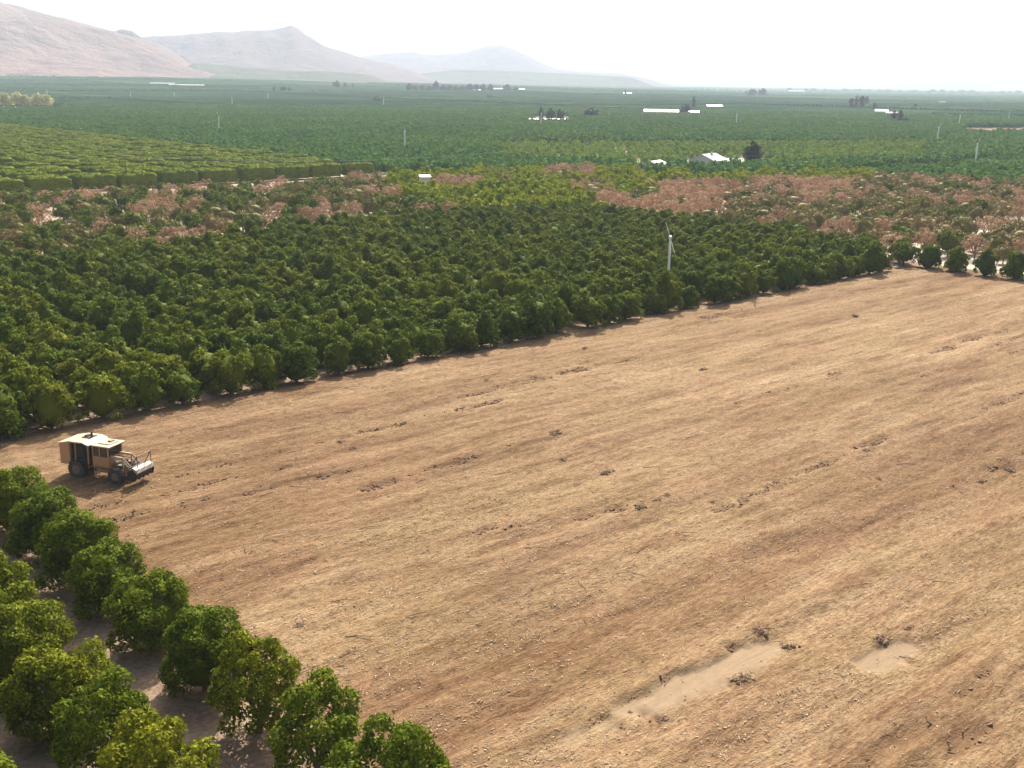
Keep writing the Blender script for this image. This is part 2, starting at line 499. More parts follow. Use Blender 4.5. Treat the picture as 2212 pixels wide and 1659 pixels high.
# ------------------------------------------------------------------ geometry-node scattering for what cannot be counted
def scatter(name, pts, rotz, sc, kind_idx, sources, label, tilt=None, mat=None, shapes=None):
    """one object: copies of the given meshes (or of small built shapes) on points"""
    n = len(pts)
    me = bpy.data.meshes.new(name)
    me.vertices.add(n)
    me.vertices.foreach_set('co', np.asarray(pts, np.float32).ravel())
    def fa(nm, a):
        x = me.attributes.new(nm, 'FLOAT', 'POINT'); x.data.foreach_set('value', np.asarray(a, np.float32))
    fa('rz', rotz)
    fa('sx', sc)
    fa('tilt', tilt if tilt is not None else np.zeros(n))
    x = me.attributes.new('pick', 'INT', 'POINT'); x.data.foreach_set('value', np.asarray(kind_idx, np.int32))
    o = link(name, me)
    ng = bpy.data.node_groups.new(name, 'GeometryNodeTree')
    ng.interface.new_socket('Geometry', in_out='INPUT', socket_type='NodeSocketGeometry')
    ng.interface.new_socket('Geometry', in_out='OUTPUT', socket_type='NodeSocketGeometry')
    N = ng.nodes; L = ng.links
    gi = N.new('NodeGroupInput'); go = N.new('NodeGroupOutput')
    ip = N.new('GeometryNodeInstanceOnPoints')
    jn = N.new('GeometryNodeJoinGeometry')
    if shapes:
        for sx, sy, sz in shapes:
            cb = N.new('GeometryNodeMeshCube'); cb.inputs['Size'].default_value = (sx, sy, sz)
            g2 = N.new('GeometryNodeGeometryToInstance'); L.new(cb.outputs[0], g2.inputs[0]); L.new(g2.outputs[0], jn.inputs[0])
    else:
        for s in sources:
            oi = N.new('GeometryNodeObjectInfo'); oi.transform_space = 'ORIGINAL'
            oi.inputs[0].default_value = s
            g2 = N.new('GeometryNodeGeometryToInstance'); L.new(oi.outputs['Geometry'], g2.inputs[0]); L.new(g2.outputs[0], jn.inputs[0])
    def attr(nm, dt='FLOAT'):
        a = N.new('GeometryNodeInputNamedAttribute'); a.data_type = dt; a.inputs[0].default_value = nm
        return a.outputs[0]
    cx = N.new('ShaderNodeCombineXYZ'); L.new(attr('rz'), cx.inputs[2]); L.new(attr('tilt'), cx.inputs[1])
    er = N.new('FunctionNodeEulerToRotation'); L.new(cx.outputs[0], er.inputs[0])
    L.new(gi.outputs[0], ip.inputs['Points'])
    L.new(jn.outputs[0], ip.inputs['Instance'])
    ip.inputs['Pick Instance'].default_value = True
    L.new(attr('pick', 'INT'), ip.inputs['Instance Index'])
    L.new(er.outputs[0], ip.inputs['Rotation'])
    L.new(attr('sx'), ip.inputs['Scale'])
    last = ip.outputs[0]
    if mat:
        sm = N.new('GeometryNodeSetMaterial'); sm.inputs['Material'].default_value = mat
        L.new(last, sm.inputs[0]); last = sm.outputs[0]
        me.materials.append(mat)
    L.new(last, go.inputs[0])
    md = o.modifiers.new('scatter', 'NODES'); md.node_group = ng
    tag(o, label, kind='stuff')
    return o

# wood chips and twigs over the field
def chip_mat():
    t = MT('wood_chips')
    oi = t.n.new('ShaderNodeObjectInfo')
    t.link(t.ramp(oi.outputs['Random'], [(0.0, (0.12, 0.07, 0.04)), (0.25, (0.28, 0.18, 0.10)), (0.45, (0.38, 0.27, 0.16)), (0.8, (0.46, 0.34, 0.21)), (1.0, (0.58, 0.46, 0.32))]), t.b.inputs['Base Color'])
    t.b.inputs['Roughness'].default_value = 0.85
    return t.m
M_CHIP = chip_mat()
pts = []
N_CH = 65000
k = 0
while k < 40 and len(pts) < N_CH:
    k += 1
    # denser near the camera
    d = 38 + 95 * rng.random(20000) ** 1.6
    a = rad(90) + (rng.random(20000) - 0.5) * rad(58)
    x = d * np.cos(a); y = d * np.sin(a)
    u = x * cg + y * sg; v = x * sg - y * cg
    den = fbm(u * 0.06, v * 0.5, 3)
    ok = (u > U0 + 0.4) & (u < U1 - 2) & (v > V0 + 0.4) & (v < V1 - 1) & (rng.random(20000) < np.clip((den - 0.25) * 2.4, 0.1, 1))
    pts += list(zip(x[ok], y[ok], u[ok], v[ok]))
pts = np.array(pts[:N_CH])
ii = np.clip(np.searchsorted(us, pts[:, 2]), 0, nu - 1); jj = np.clip(np.round((-pts[:, 3] - ys[0]) / 0.32).astype(int), 0, ny - 1)
keep = bare[ii, jj] < 0.3 + 0.0 * ii
keep |= rng.random(len(pts)) < 0.08
pts = pts[keep]; ii = ii[keep]; jj = jj[keep]
pz = hgt[ii, jj] + 0.025
nch = len(pts)
crot = GA + rng.normal(0, 0.9, nch)
scatter('wood_chips', np.column_stack((pts[:, 0], pts[:, 1], pz)), crot, 0.32 + rng.random(nch) ** 4 * 0.9, rng.integers(0, 3, nch), None,
        'shredded wood chips and twigs spread over the cleared field', tilt=rng.normal(0, 0.25, nch), mat=M_CHIP,
        shapes=[(0.18, 0.035, 0.02), (0.11, 0.055, 0.025), (0.32, 0.022, 0.02)])

# dark clods and roots turned up along the debris lines
cu_, cy_ = [], []
wr = np.clip(rut - 0.15, 0, 0.4).reshape(-1) * (UU.reshape(-1) < 150) * np.where((YY.reshape(-1) < 34) & (UU.reshape(-1) < 70), 0.22, 1.0)
pick_ = rng.choice(wr.size, 3000, p=wr / wr.sum())
cx2 = UU.reshape(-1)[pick_] + rng.uniform(-0.2, 0.2, 3000); cy2 = YY.reshape(-1)[pick_] + rng.uniform(-0.16, 0.16, 3000)
cz2 = hgt.reshape(-1)[pick_] + 0.03
M_CLOD = plain('dark_clods', (0.20, 0.12, 0.070), 0.95, wear=0.4, wcol=(0.10, 0.058, 0.035))
scatter('soil_clods', np.column_stack((cx2 * cg - cy2 * sg, cx2 * sg + cy2 * cg, cz2)), GA + rng.normal(0, 0.8, 3000), 0.35 + rng.random(3000) ** 2 * 1.1, rng.integers(0, 3, 3000), None,
        'dark clods and roots along the broken lines in the field', tilt=rng.normal(0, 0.5, 3000), mat=M_CLOD, shapes=[(0.22, 0.10, 0.09), (0.13, 0.11, 0.08), (0.40, 0.04, 0.05)])

# ------------------------------------------------------------------ trees
def leaf_quads(c, nrm, size, asp=0.6):
    n = len(c)
    r = rng.normal(size=(n, 3))
    t = np.cross(nrm, r); t /= np.linalg.norm(t, axis=1, keepdims=True) + 1e-9
    b = np.cross(nrm, t)
    s = size[:, None]
    vs = np.stack((c - t * s, c - b * s * asp, c + t * s, c + b * s * asp), 1).reshape(-1, 3)
    f = np.arange(4 * n)
    return vs, f, np.full(n, 4)

def ico(sub):
    bm = bmesh.new(); bmesh.ops.create_icosphere(bm, subdivisions=sub, radius=1)
    v = np.array([x.co[:] for x in bm.verts]); f = np.array([[q.index for q in p.verts] for p in bm.faces]); bm.free()
    return v, f

def crown_mesh(name, mat, n_leaf, leaf, R=2.65, zc=2.5, hz=2.2, lobes=46, core=True, flat=0.0, sparse=1.0, box=None, sub=3, bottom=0.35, skirt=True):
    """foliage: lumpy lobes covered with leaf faces, over a rough inner mass"""
    d = rng.normal(size=(lobes * 3, 3)); d /= np.linalg.norm(d, axis=1, keepdims=True)
    d = d[d[:, 2] > -0.72][:lobes]
    lr = rng.uniform(0.30, 0.82, len(d)) ** 1.0 * (R / 2.65)
    rr = rng.uniform(0.70, 1.14, len(d))
    lopx, lopy = rng.uniform(0.86, 1.14), rng.uniform(0.86, 1.14)
    if box:        # a clipped hedge: superellipsoid
        p = 9.0
        sc_ = (np.abs(d) ** p).sum(1) ** (-1 / p)
        L = d * sc_[:, None] * np.array([box[0] - 0.35, box[1] - 0.35, hz - 0.3]) * rng.uniform(0.95, 1.0, len(d))[:, None]
        lr = rng.uniform(0.28, 0.42, len(d))
    else:
        L = d * np.array([(R - 0.5 * R / 2.65) * lopx, (R - 0.5 * R / 2.65) * lopy, hz - 0.4]) * rr[:, None]
    if not box and skirt:        # the skirt hangs straight down to near the ground
        low = d[:, 2] < 0.25
        k_ = (1 / np.sqrt(np.clip(1 - d[:, 2] ** 2, 0.15, 1))) ** 0.9
        L[low, :2] *= k_[low, None] * 0.97
    L[:, 2] += zc
    m = n_leaf * 3
    k = rng.choice(len(L), m, p=lr ** 2 / (lr ** 2).sum())
    dd = rng.normal(size=(m, 3)); dd /= np.linalg.norm(dd, axis=1, keepdims=True)
    out = (L[k] - np.array([0, 0, zc * 0.8])); out /= np.linalg.norm(out, axis=1, keepdims=True) + 1e-9
    dd = dd + out * 0.55 + np.array([0, 0, 0.15]); dd /= np.linalg.norm(dd, axis=1, keepdims=True)
    c = L[k] + dd * (lr[k] * (rng.uniform(0.72, 1.10, m) + rng.exponential(0.07, m)))[:, None]
    # drop what is buried in other lobes
    keepm = c[:, 2] > bottom + rng.random(m) * 0.5
    if not sparse < 1:
        buried = np.zeros(m, int)
        for q in range(len(L)):
            buried += (((c - L[q]) ** 2).sum(1) < (lr[q] * 0.72) ** 2)
        keepm &= buried < 1
    c = c[keepm][:n_leaf]; dd = dd[keepm][:n_leaf]
    nrm = dd + rng.normal(0, 0.42, c.shape); nrm /= np.linalg.norm(nrm, axis=1, keepdims=True)
    vs, f, ct = leaf_quads(c, nrm, leaf * rng.uniform(0.6, 1.35, len(c)))
    if core:
        iv, jf = ico(sub)
        rad_ = np.ones(len(iv))
        base = np.array([R * 0.60, R * 0.60, hz * 0.68])
        if box:
            p = 9.0
            iv2 = iv * ((np.abs(iv) ** p).sum(1) ** (-1 / p))[:, None] * np.array([box[0] - 0.3, box[1] - 0.3, hz - 0.3])
        else:
            iv2 = iv * base
        iv2 = iv2 + np.array([0, 0, zc])
        # swell towards the lobes
        for q in range(len(L)):
            dist = np.linalg.norm(iv2 - L[q], axis=1)
            kk = np.clip(1 - dist / (lr[q] * 1.3), 0, 1)[:, None]
            iv2 = iv2 + (L[q] - np.array([0, 0, zc])) * kk * 0.20
        iv2[:, 2] = np.maximum(iv2[:, 2], bottom + 0.15)
        iv2 += rng.normal(0, 0.09, iv2.shape)
        off = len(vs)
        vs = np.vstack((vs, iv2)); f = np.concatenate((f, (jf + off).ravel())); ct = np.concatenate((ct, np.full(len(jf), 3)))
    return np_mesh(name, vs, f, ct, mat)

def trunk_mesh(name, mat, h=1.2, r=0.16, limbs=6, spread=1.5, top=3.6, seg=7, twigs=0):
    bm = MB()
    bm.tube((0, 0, -0.1), (0.04, 0.02, h * 0.6), r * 1.25, r, seg)
    for i in range(limbs):
        a = 2 * math.pi * (i + rng.random() * 0.6) / limbs
        s = spread * rng.uniform(0.6, 1.0)
        m = Vector((math.cos(a) * s * 0.45, math.sin(a) * s * 0.45, h * 0.6 + (top - h * 0.6) * 0.45))
        e = Vector((math.cos(a + 0.2) * s, math.sin(a + 0.2) * s, top * rng.uniform(0.8, 1.0)))
        bm.tube((0.04, 0.02, h * 0.5), m, r * 0.7, r * 0.45, 5)
        bm.tube(m, e, r * 0.45, r * 0.12, 5)
        for j in range(twigs):
            b2 = m.lerp(e, rng.uniform(0.1, 0.8))
            a2 = rng.uniform(0, 6.28)
            bm.tube(b2, b2 + Vector((math.cos(a2) * 0.7, math.sin(a2) * 0.7, rng.uniform(0.2, 0.8))), r * 0.2, r * 0.05, 4)
    me = bpy.data.meshes.new(name)
    bm.bm.to_mesh(me); bm.bm.free()
    me.materials.append(mat)
    return me

# prototypes of the foliage and trunks (meshes only; each is used by trees that stand in the picture)
HERO = [crown_mesh('foliage', M_GREEN, 12500, 0.098, lobes=84, R=2.3, hz=2.75, zc=2.25), crown_mesh('foliage', M_GREEN, 13000, 0.098, lobes=96, R=2.35, hz=2.6, zc=2.15),
        crown_mesh('foliage', M_GREEN, 11500, 0.098, lobes=74, R=2.35, hz=2.7, zc=2.35, core=False, bottom=0.8), crown_mesh('foliage', M_GREEN, 10500, 0.10, lobes=70, R=2.4, hz=2.6, zc=2.5, core=False, bottom=1.0)]
MID = [crown_mesh('foliage', M_GREEN, 3000, 0.155, lobes=46, R=2.15, hz=2.6, zc=2.05, bottom=0.15) for i in range(7)]
LIME = [crown_mesh('foliage', M_LIME, 700, 0.30, lobes=26, R=2.8, hz=2.4, zc=2.0, sub=2) for i in range(3)]
YOUNG = [crown_mesh('foliage', M_YOUNG, 240, 0.40, lobes=20, R=2.5, hz=2.1, zc=1.9, sub=2) for i in range(2)]
FARM = [crown_mesh('foliage', M_FAR, 240, 0.48, lobes=20, R=3.0, hz=2.4, zc=2.1, sub=2) for i in range(3)]
OLIVE = [crown_mesh('foliage', M_OLIVE, 900, 0.22, lobes=34, R=2.7, hz=2.3, zc=2.4, sub=2, bottom=0.9) for i in range(4)]
DEAD = [crown_mesh('foliage', M_DEAD, 1000, 0.17, lobes=40, R=2.7, hz=2.2, zc=2.6, core=False, sparse=0.5, bottom=1.0) for i in range(4)]
GREENB = [crown_mesh('foliage', M_MIDG, 1000, 0.24, lobes=30, R=2.5, hz=2.2, zc=2.4, sub=2) for i in range(3)]
HEDGE = [crown_mesh('foliage', M_HEDGE, 2600, 0.24, lobes=230, hz=2.3, zc=2.35, box=(5.8, 2.3), sub=4) for i in range(3)]
TR_HERO = [trunk_mesh('trunk', M_BARK, twigs=3, limbs=7, spread=2.1, top=4.0, r=0.15) for i in range(3)]
TR = [trunk_mesh('trunk', M_BARK, limbs=4) for i in range(2)]
TR_DEAD = [trunk_mesh('trunk', M_DEADBARK, h=1.3, limbs=6, twigs=2, spread=2.0, top=4.2, r=0.13) for i in range(3)]

def make_tree(name, crown, trunk, x, y, s, rz, label, group, z=0.0, sq=1.0):
    t = empty(name, (x, y, z), rz, s)
    t.scale = (s, s, s * sq)
    link('crown', crown, t)
    link('trunk', trunk, t)
    return tag(t, label, 'tree', group)

def solo_tree(name, crown, x, y, s, rz, label, group, sq=1.0):
    o = link(name, crown, None, (x, y, 0), (0, 0, rz), (s, s, s * sq))
    return tag(o, label, 'tree', group)

ORD = ['first', 'second', 'third', 'fourth', 'fifth', 'sixth', 'seventh', 'eighth', 'ninth', 'tenth', 'eleventh', 'twelfth', 'thirteenth',
       'fourteenth', 'fifteenth', 'sixteenth', 'seventeenth', 'eighteenth', 'nineteenth', 'twentieth']
def ordinal(i):
    if i < 20: return ORD[i]
    tens = {2: 'twenty', 3: 'thirty', 4: 'forty'}[(i + 1) // 10]
    r = (i + 1) % 10
    return tens[:-1] + 'ieth' if r == 0 else tens + '-' + ORD[r - 1]

# near orchard, two rows and the corner of a third, beside the lane
near1 = [(23.4, -79.3), (23.5, -73.8), (23.6, -67.8), (23.6, -62.9), (23.6, -57.0), (23.7, -50.8), (23.9, -45.3), (24.0, -40.0), (24.2, -34.6), (24.2, -29.2)]
desc1 = ['at the left edge', 'just below the orange machine', 'dark and rounded', 'in deep shade', 'with a dark blue-green shaded side',
         'in the middle of the row', 'with branches showing low down', 'with a trunk showing through', 'near the bottom edge', 'cut by the bottom edge']
for i, (u, v) in enumerate(near1):
    x, y = w(u, v)
    make_tree('citrus_tree', HERO[[0, 1, 0, 1, 1, 0, 2, 3, 3, 2][i]], TR_HERO[i % 3], x, y, random.uniform(0.94, 1.08), random.uniform(0, 6.28),
              f'{ordinal(i)} citrus tree down the near row beside the field, {desc1[i]}',
              'near row of citrus trees beside the cleared field')
near2 = [(16.6, -67.8), (16.6, -62.4), (16.6, -57.0), (16.5, -51.6), (16.5, -46.3), (16.5, -40.8), (10.2, -50.5), (10.2, -45.0), (10.2, -56.0)]
desc2 = ['leafy citrus tree furthest up the row left of the sandy lane', 'round citrus crown second down the row left of the sandy lane', 'round citrus crown third down the row left of the sandy lane',
         'wide citrus tree above the large yellowish one left of the lane', 'large yellow-green citrus tree at the lower left beside the sandy lane',
         'citrus crown at the bottom edge left of the sandy lane', 'citrus crown in the bottom left corner', 'citrus tree below the bottom left corner crown', 'shaded citrus crown on the left edge above the corner tree']
for i, (u, v) in enumerate(near2):
    x, y = w(u, v)
    make_tree('citrus_tree', HERO[(i + 2) % 4], TR_HERO[(i + 1) % 3], x, y, random.uniform(0.98, 1.1), random.uniform(0, 6.28), desc2[i], 'citrus trees left of the sandy lane')

# five trees standing apart at the far right corner of the field
for i, (px, py) in enumerate([(1942, 567), (2003, 581), (2063, 588), (2127, 597), (2193, 604)]):
    x, y = at(px, py)
    make_tree('citrus_tree', MID[i % 6], TR[0], x, y, random.uniform(0.98, 1.06), i * 1.3,
              f'{ordinal(i)} from the left of five separate dark trees beyond the field, on the pale track', 'separate dark trees beyond the far end of the field', sq=1.0)

# the grid of trees beyond the field
GREENFAR = [(-200, 560), (0, 546), (180, 530), (450, 508), (620, 476), (830, 452), (1200, 437), (1400, 442), (1560, 466), (1760, 498), (1900, 518), (1960, 555)]
BROWNFAR = [(-200, 418), (0, 410), (360, 398), (700, 380), (860, 366), (1000, 360), (1300, 355), (1600, 364), (1850, 362), (2000, 372), (2212, 386), (2500, 396)]
def inpoly(px, py, P):
    c = False; j = len(P) - 1
    for i in range(len(P)):
        if (P[i][1] > py) != (P[j][1] > py) and px < (P[j][0] - P[i][0]) * (py - P[i][1]) / (P[j][1] - P[i][1]) + P[i][0]: c = not c
        j = i
    return c
LIMEP = [(830, 355), (1900, 350), (1870, 385), (1620, 390), (1560, 392), (1380, 402), (1330, 440), (1180, 450), (1000, 440), (860, 410)]
PINKS = [[(925, 376), (1040, 376), (1040, 391), (925, 391)], [(1178, 352), (1275, 358), (1275, 372), (1178, 370)], [(1215, 383), (1270, 386), (1370, 420), (1350, 445), (1300, 432)],
         [(1400, 392), (1600, 380), (1610, 412), (1420, 420)], [(1625, 376), (1860, 382), (1840, 402), (1625, 408)], [(660, 445), (770, 440), (765, 485), (665, 490)],
         [(1360, 420), (1520, 418), (1540, 445), (1340, 450)]]
items = []
def visible(x, y, z=4, m=170):
    if y < 10: return None
    px, py = proj(x, y, z)
    if -m < px < 2212 + m and py < 1800: return px, py
    return None
SP = 5.45
rows_u = []
u = -40.0; i = 0
while u < 420:
    rows_u.append((u, i)); u += 5.35 if i % 2 == 0 else 6.75; i += 1
edge_trees = []
for u, iu in rows_u:
    for kv in range(0, 46):
        v = -103.6 - kv * SP
        if u > 205.5 or v < -101.5:
            jx, jv = rng.normal(0, 0.28), rng.normal(0, 0.28)
            x, y = w(u + jx, v + jv)
            pp = visible(x, y)
            if not pp: continue
            if 196 < u < 205.5: continue
            px, py = pp
            if v < -309 and u < 250: continue
            items.append((u, v, x, y, px, py, kv))
# right-hand side beyond the far track, v above the field's edge
for u, iu in rows_u:
    if u < 206.5: continue
    for kv in range(1, 26):
        v = -103.6 + kv * SP
        x, y = w(u + rng.normal(0, 0.3), v + rng.normal(0, 0.3))
        pp = visible(x, y)
        if pp: items.append((u, v, x, y, pp[0], pp[1], -kv))
items = [it for it in items if not (1490 < it[4] < 1600 and 340 < it[5] < 372) and not (1385 < it[4] < 1440 and 350 < it[5] < 374)]

# the dense orchard is planted closer: threes of trees between narrow gaps
u = -40.0; i = 0; rows_g = []
while u < 196:
    rows_g.append(u); u += (3.9, 3.9, 5.5)[i % 3]; i += 1
gitems = []
for u in rows_g:
    for kv in range(0, 28):
        v = -102.8 - kv * 4.7
        x, y = w(u + rng.normal(0, 0.22), v + rng.normal(0, 0.22))
        pp = visible(x, y)
        if pp and pp[1] > line(GREENFAR, pp[0]): gitems.append((u, v, x, y, pp[0], pp[1], kv))
green, lime, brown_g, olive, dead = [], [], [], [], []
for it in items:
    u, v, x, y, px, py, kv = it
    if u < 197 and py > line(GREENFAR, px) and v < -101:
        continue
    if py < line(BROWNFAR, px): continue
    r = rng.random()
    if any(inpoly(px, py, P) for P in PINKS):
        (dead if r < 0.84 else olive).append(it); continue
    if inpoly(px, py, LIMEP):
        (lime if r < 0.95 else olive).append(it); continue
    patch = vnoise(np.array(u / 22.0), np.array(v / 22.0))
    if px < 1050:
        if rng.random() < 0.10 + 0.22 * (420 < py < 500): continue
        pd, pg = 0.12 + 0.28 * (patch > 0.52), 0.46
    elif px > 1350:
        if rng.random() < 0.16: continue
        pd, pg = 0.15 + 0.22 * (patch > 0.52), 0.12
    else:
        pd, pg = 0.05, 0.45
    if r < pd: dead.append(it)
    elif r < pd + pg: brown_g.append(it)
    else: olive.append(it)

green = gitems
def dist(it): return math.hypot(it[2], it[3])
green.sort(key=dist)
edge = sorted([g for g in green if g[6] == 0], key=lambda g: g[0])
inner = [g for g in green if g[6] != 0]
def sc(): return random.uniform(0.84, 1.16), random.uniform(0.82, 1.08)
for i, it in enumerate(edge):
    s, q = sc()
    make_tree('citrus_tree', MID[random.randrange(7)], TR[random.randrange(2)], it[2], it[3], s, random.uniform(0, 6.28),
              f'{ordinal(i)} tree from the left in the orchard front row along the cleared field', 'front row of citrus trees along the far edge of the field', sq=q)
n_ind = 300 - len(near1) - len(near2) - 5 - len(edge)
first_inner = []
cols = {e[0]: k for k, e in enumerate(edge)}
for it in inner[:n_ind]:
    s, q = sc()
    o = solo_tree('citrus_tree', MID[random.randrange(7)], it[2], it[3], s, random.uniform(0, 6.28),
              (f'{ordinal(it[6] - 1)} tree behind the {ordinal(cols[it[0]])} front-row tree of the dense orchard' if it[0] in cols else 'dark green citrus tree inside the dense orchard at the left edge'), 'citrus trees inside the dense orchard', sq=q)
    first_inner.append(o)
def src(meshes, objs):
    r = []
    for m in meshes:
        for o in objs:
            if o.data is m: r.append(o); break
    return r
def stuff_trees(name, its, objs, meshes, label, smin=0.9, smax=1.1):
    if not its: return
    ss = src(meshes, objs)
    n = len(its)
    scatter(name, np.array([(i[2], i[3], 0.0) for i in its]), rng.uniform(0, 6.28, n), rng.uniform(smin, smax, n), rng.integers(0, len(ss), n), ss, label)
stuff_trees('citrus_trees', inner[n_ind:], first_inner, MID, 'back part of the dense green citrus orchard')

def group_trees(its, name, crowns, trunks, label, group, stuff_name, stuff_label, smin=0.85, smax=1.1):
    its.sort(key=dist)
    objs = []
    for it in its[:290]:
        s = random.uniform(smin, smax)
        t = make_tree(name, crowns[random.randrange(len(crowns))], trunks[random.randrange(len(trunks))], it[2], it[3], s, random.uniform(0, 6.28), label, group, sq=random.uniform(0.9, 1.1))
        objs.append(t.children[0])
    stuff_trees(stuff_name, its[290:], objs, crowns, stuff_label, smin, smax)
    return objs
random.shuffle(lime)
group_trees(dead, 'dead_citrus_tree', DEAD, TR_DEAD, 'dead citrus tree with dry pinkish brown leaves', 'dead pinkish citrus trees', 'dead_citrus_trees', 'farther dead pinkish citrus trees')
group_trees(olive, 'browning_citrus_tree', OLIVE, TR_DEAD, 'withering citrus tree with olive brown leaves in the thinned orchard', 'withering olive brown citrus trees', 'browning_citrus_trees', 'farther withering citrus trees')
group_trees(brown_g, 'green_citrus_tree', GREENB, TR, 'green citrus tree among the withered ones', 'green trees among the withered ones', 'green_citrus_trees', 'farther green trees of the thinned orchard')
lime_objs = group_trees(lime, 'bright_citrus_tree', LIME, TR, 'bright yellow-green citrus tree in front of the white house', 'bright yellow-green citrus trees', 'bright_citrus_trees', 'farther bright yellow-green citrus trees')

# clipped hedges of the yellow-green orchard on the left
hed = []
for iv in range(0, 60):
    v = -322.0 - iv * 8.4
    for iu in range(0, 34):
        u = 224.0 - iu * 13.0 + (rng.normal(0, 0.3))
        x, y = w(u - 6.2, v)
        if v < -770: continue
        if rng.random() < 0.03: continue
        pp = visible(x, y, 3)
        if pp: hed.append((u, v, x, y))
hed.sort(key=lambda h: math.hypot(h[2], h[3]))
hob = []
for h in hed[:300]:
    o = link('clipped_citrus_hedge', HEDGE[random.randrange(3)], None, (h[2], h[3], 0), (0, 0, GA + (math.pi if random.random() < 0.5 else 0)), (1, 1, random.uniform(0.92, 1.05)))
    tag(o, 'flat-topped clipped citrus hedge in the yellow-green block at left', 'hedge', 'clipped citrus hedges in rows')
    hob.append(o)
rest = hed[300:]
ss = src(HEDGE, hob)
if rest:
    scatter('clipped_citrus_hedges', np.array([(h[2], h[3], 0) for h in rest]), np.full(len(rest), GA), np.ones(len(rest)), rng.integers(0, len(ss), len(rest)), ss,
            'farther rows of clipped yellow-green citrus hedges')

# the dark green orchards out to about 1.3 km
farp, palep = [], []
SPU, SPV = 6.2, 5.9
kk_u = np.arange(-60, 1250, SPU)
kk_v = np.arange(-1300, 60, SPV)
A, B = np.meshgrid(kk_u, kk_v, indexing='ij')
A = A + rng.normal(0, 0.3, A.shape); B = B + rng.normal(0, 0.3, B.shape)
X = A * cg + B * sg; Y = A * sg - B * cg
D = np.hypot(X, Y)
m = (Y > 200) & (D < 1280) & (np.abs(X) < Y * 0.56)
dxx = (A - 405.0)
m &= np.abs(dxx) > 5.5                                   # the road between the blocks
m &= ~((A < 229) & (B > -770) & (B < -100))
m &= ~((A < 405) & (B > -312) & (A < 250))
m &= np.abs(np.mod(B + 20, 402) - 200) > 4.5             # cross lanes
m &= np.abs(np.mod(A - 4, 401) - 200) > 4.0
FAR_OPEN = []
for px0, px1, py0, py1 in [(1478, 1575, 345, 372), (1370, 1440, 355, 376), (1600, 1655, 340, 362), (-40, 140, 224, 240), (1380, 1515, 238, 254), (1150, 1232, 252, 268), (930, 1110, 222, 233),
                           (2080, 2300, 277, 292)]:
    FAR_OPEN.append((px0, px1, py0, py1))
Xs, Ys, As, Bs = X[m], Y[m], A[m], B[m]
for x, y, a, b in zip(Xs, Ys, As, Bs):
    px, py = proj(x, y, 4.0)
    if py > line(BROWNFAR, px) + 0.5: continue
    gx, gy = proj(x, y, 0.0)
    if any(p0 < gx < p1 and q0 < gy < q1 for p0, p1, q0, q1 in FAR_OPEN): continue
    if 1080 < px < 2000 and 298 < py < 345 - abs(px - 1550) * 0.03: palep.append((a, b, x, y))
    else: farp.append((a, b, x, y))
farp.sort(key=lambda h: math.hypot(h[2], h[3]))
fobj = []
for h in farp[:300]:
    o = solo_tree('orchard_tree', FARM[random.randrange(3)], h[2], h[3], random.uniform(0.92, 1.1), random.uniform(0, 6.28),
                  'blue-green citrus tree at the near edge of the wide orchard behind the withered blocks', 'nearest trees of the wide blue-green orchard')
    fobj.append(o)
ss = src(FARM, fobj)
rest = farp[300:]
n = len(rest)
scatter('distant_orchard_trees', np.array([(h[2], h[3], 0) for h in rest]), rng.uniform(0, 6.28, n), rng.uniform(0.88, 1.12, n), rng.integers(0, len(ss), n), ss,
        'wide blue-green citrus orchards filling the valley')
palep.sort(key=lambda h: math.hypot(h[2], h[3]))
yo = []
for h in palep[:300]:
    yo.append(solo_tree('young_orchard_tree', YOUNG[random.randrange(2)], h[2], h[3], random.uniform(0.75, 0.95), random.uniform(0, 6.28),
              'small pale green tree of the young orchard behind the white house', 'nearest trees of the pale green young orchard'))
rest = palep[300:]
n = len(rest); ls = src(YOUNG, yo)
scatter('pale_orchard_trees', np.array([(h[2], h[3], 0) for h in rest]), rng.uniform(0, 6.28, n), rng.uniform(0.7, 0.95, n), rng.integers(0, len(ls), n), ls,
        'younger pale green orchard behind the white house')

# beyond that: orchard blocks as long rows, each row a low ridge of foliage
def row_mat():
    t = MT('distant_orchard_rows')
    p = t.pos()
    g = t.mapping(p, rot=(0, 0, -GA))
    n1 = t.noise(t.mapping(g, scale=(0.0022, 0.0045, 0.2)), 1.0, 3)
    n2 = t.noise(p, 0.12, 4)
    c = t.ramp(n1, [(0.35, (0.022, 0.078, 0.028)), (0.5, (0.045, 0.118, 0.040)), (0.65, (0.110, 0.165, 0.060))])
    c = t.mix(0.4, c, t.ramp(n2, [(0.35, (0.012, 0.04, 0.014)), (0.65, (0.06, 0.12, 0.04))]))
    t.link(c, t.b.inputs['Base Color'])
    t.b.inputs['Roughness'].default_value = 0.9
    t.b.inputs['Specular IOR Level'].default_value = 0.0
    t.bump(n2, 0.8, 1.0)
    return t.m
M_ROWS = row_mat()
vs, fs, cs = [], [], []
BU, BV = 401.0, 402.0
nb = 0
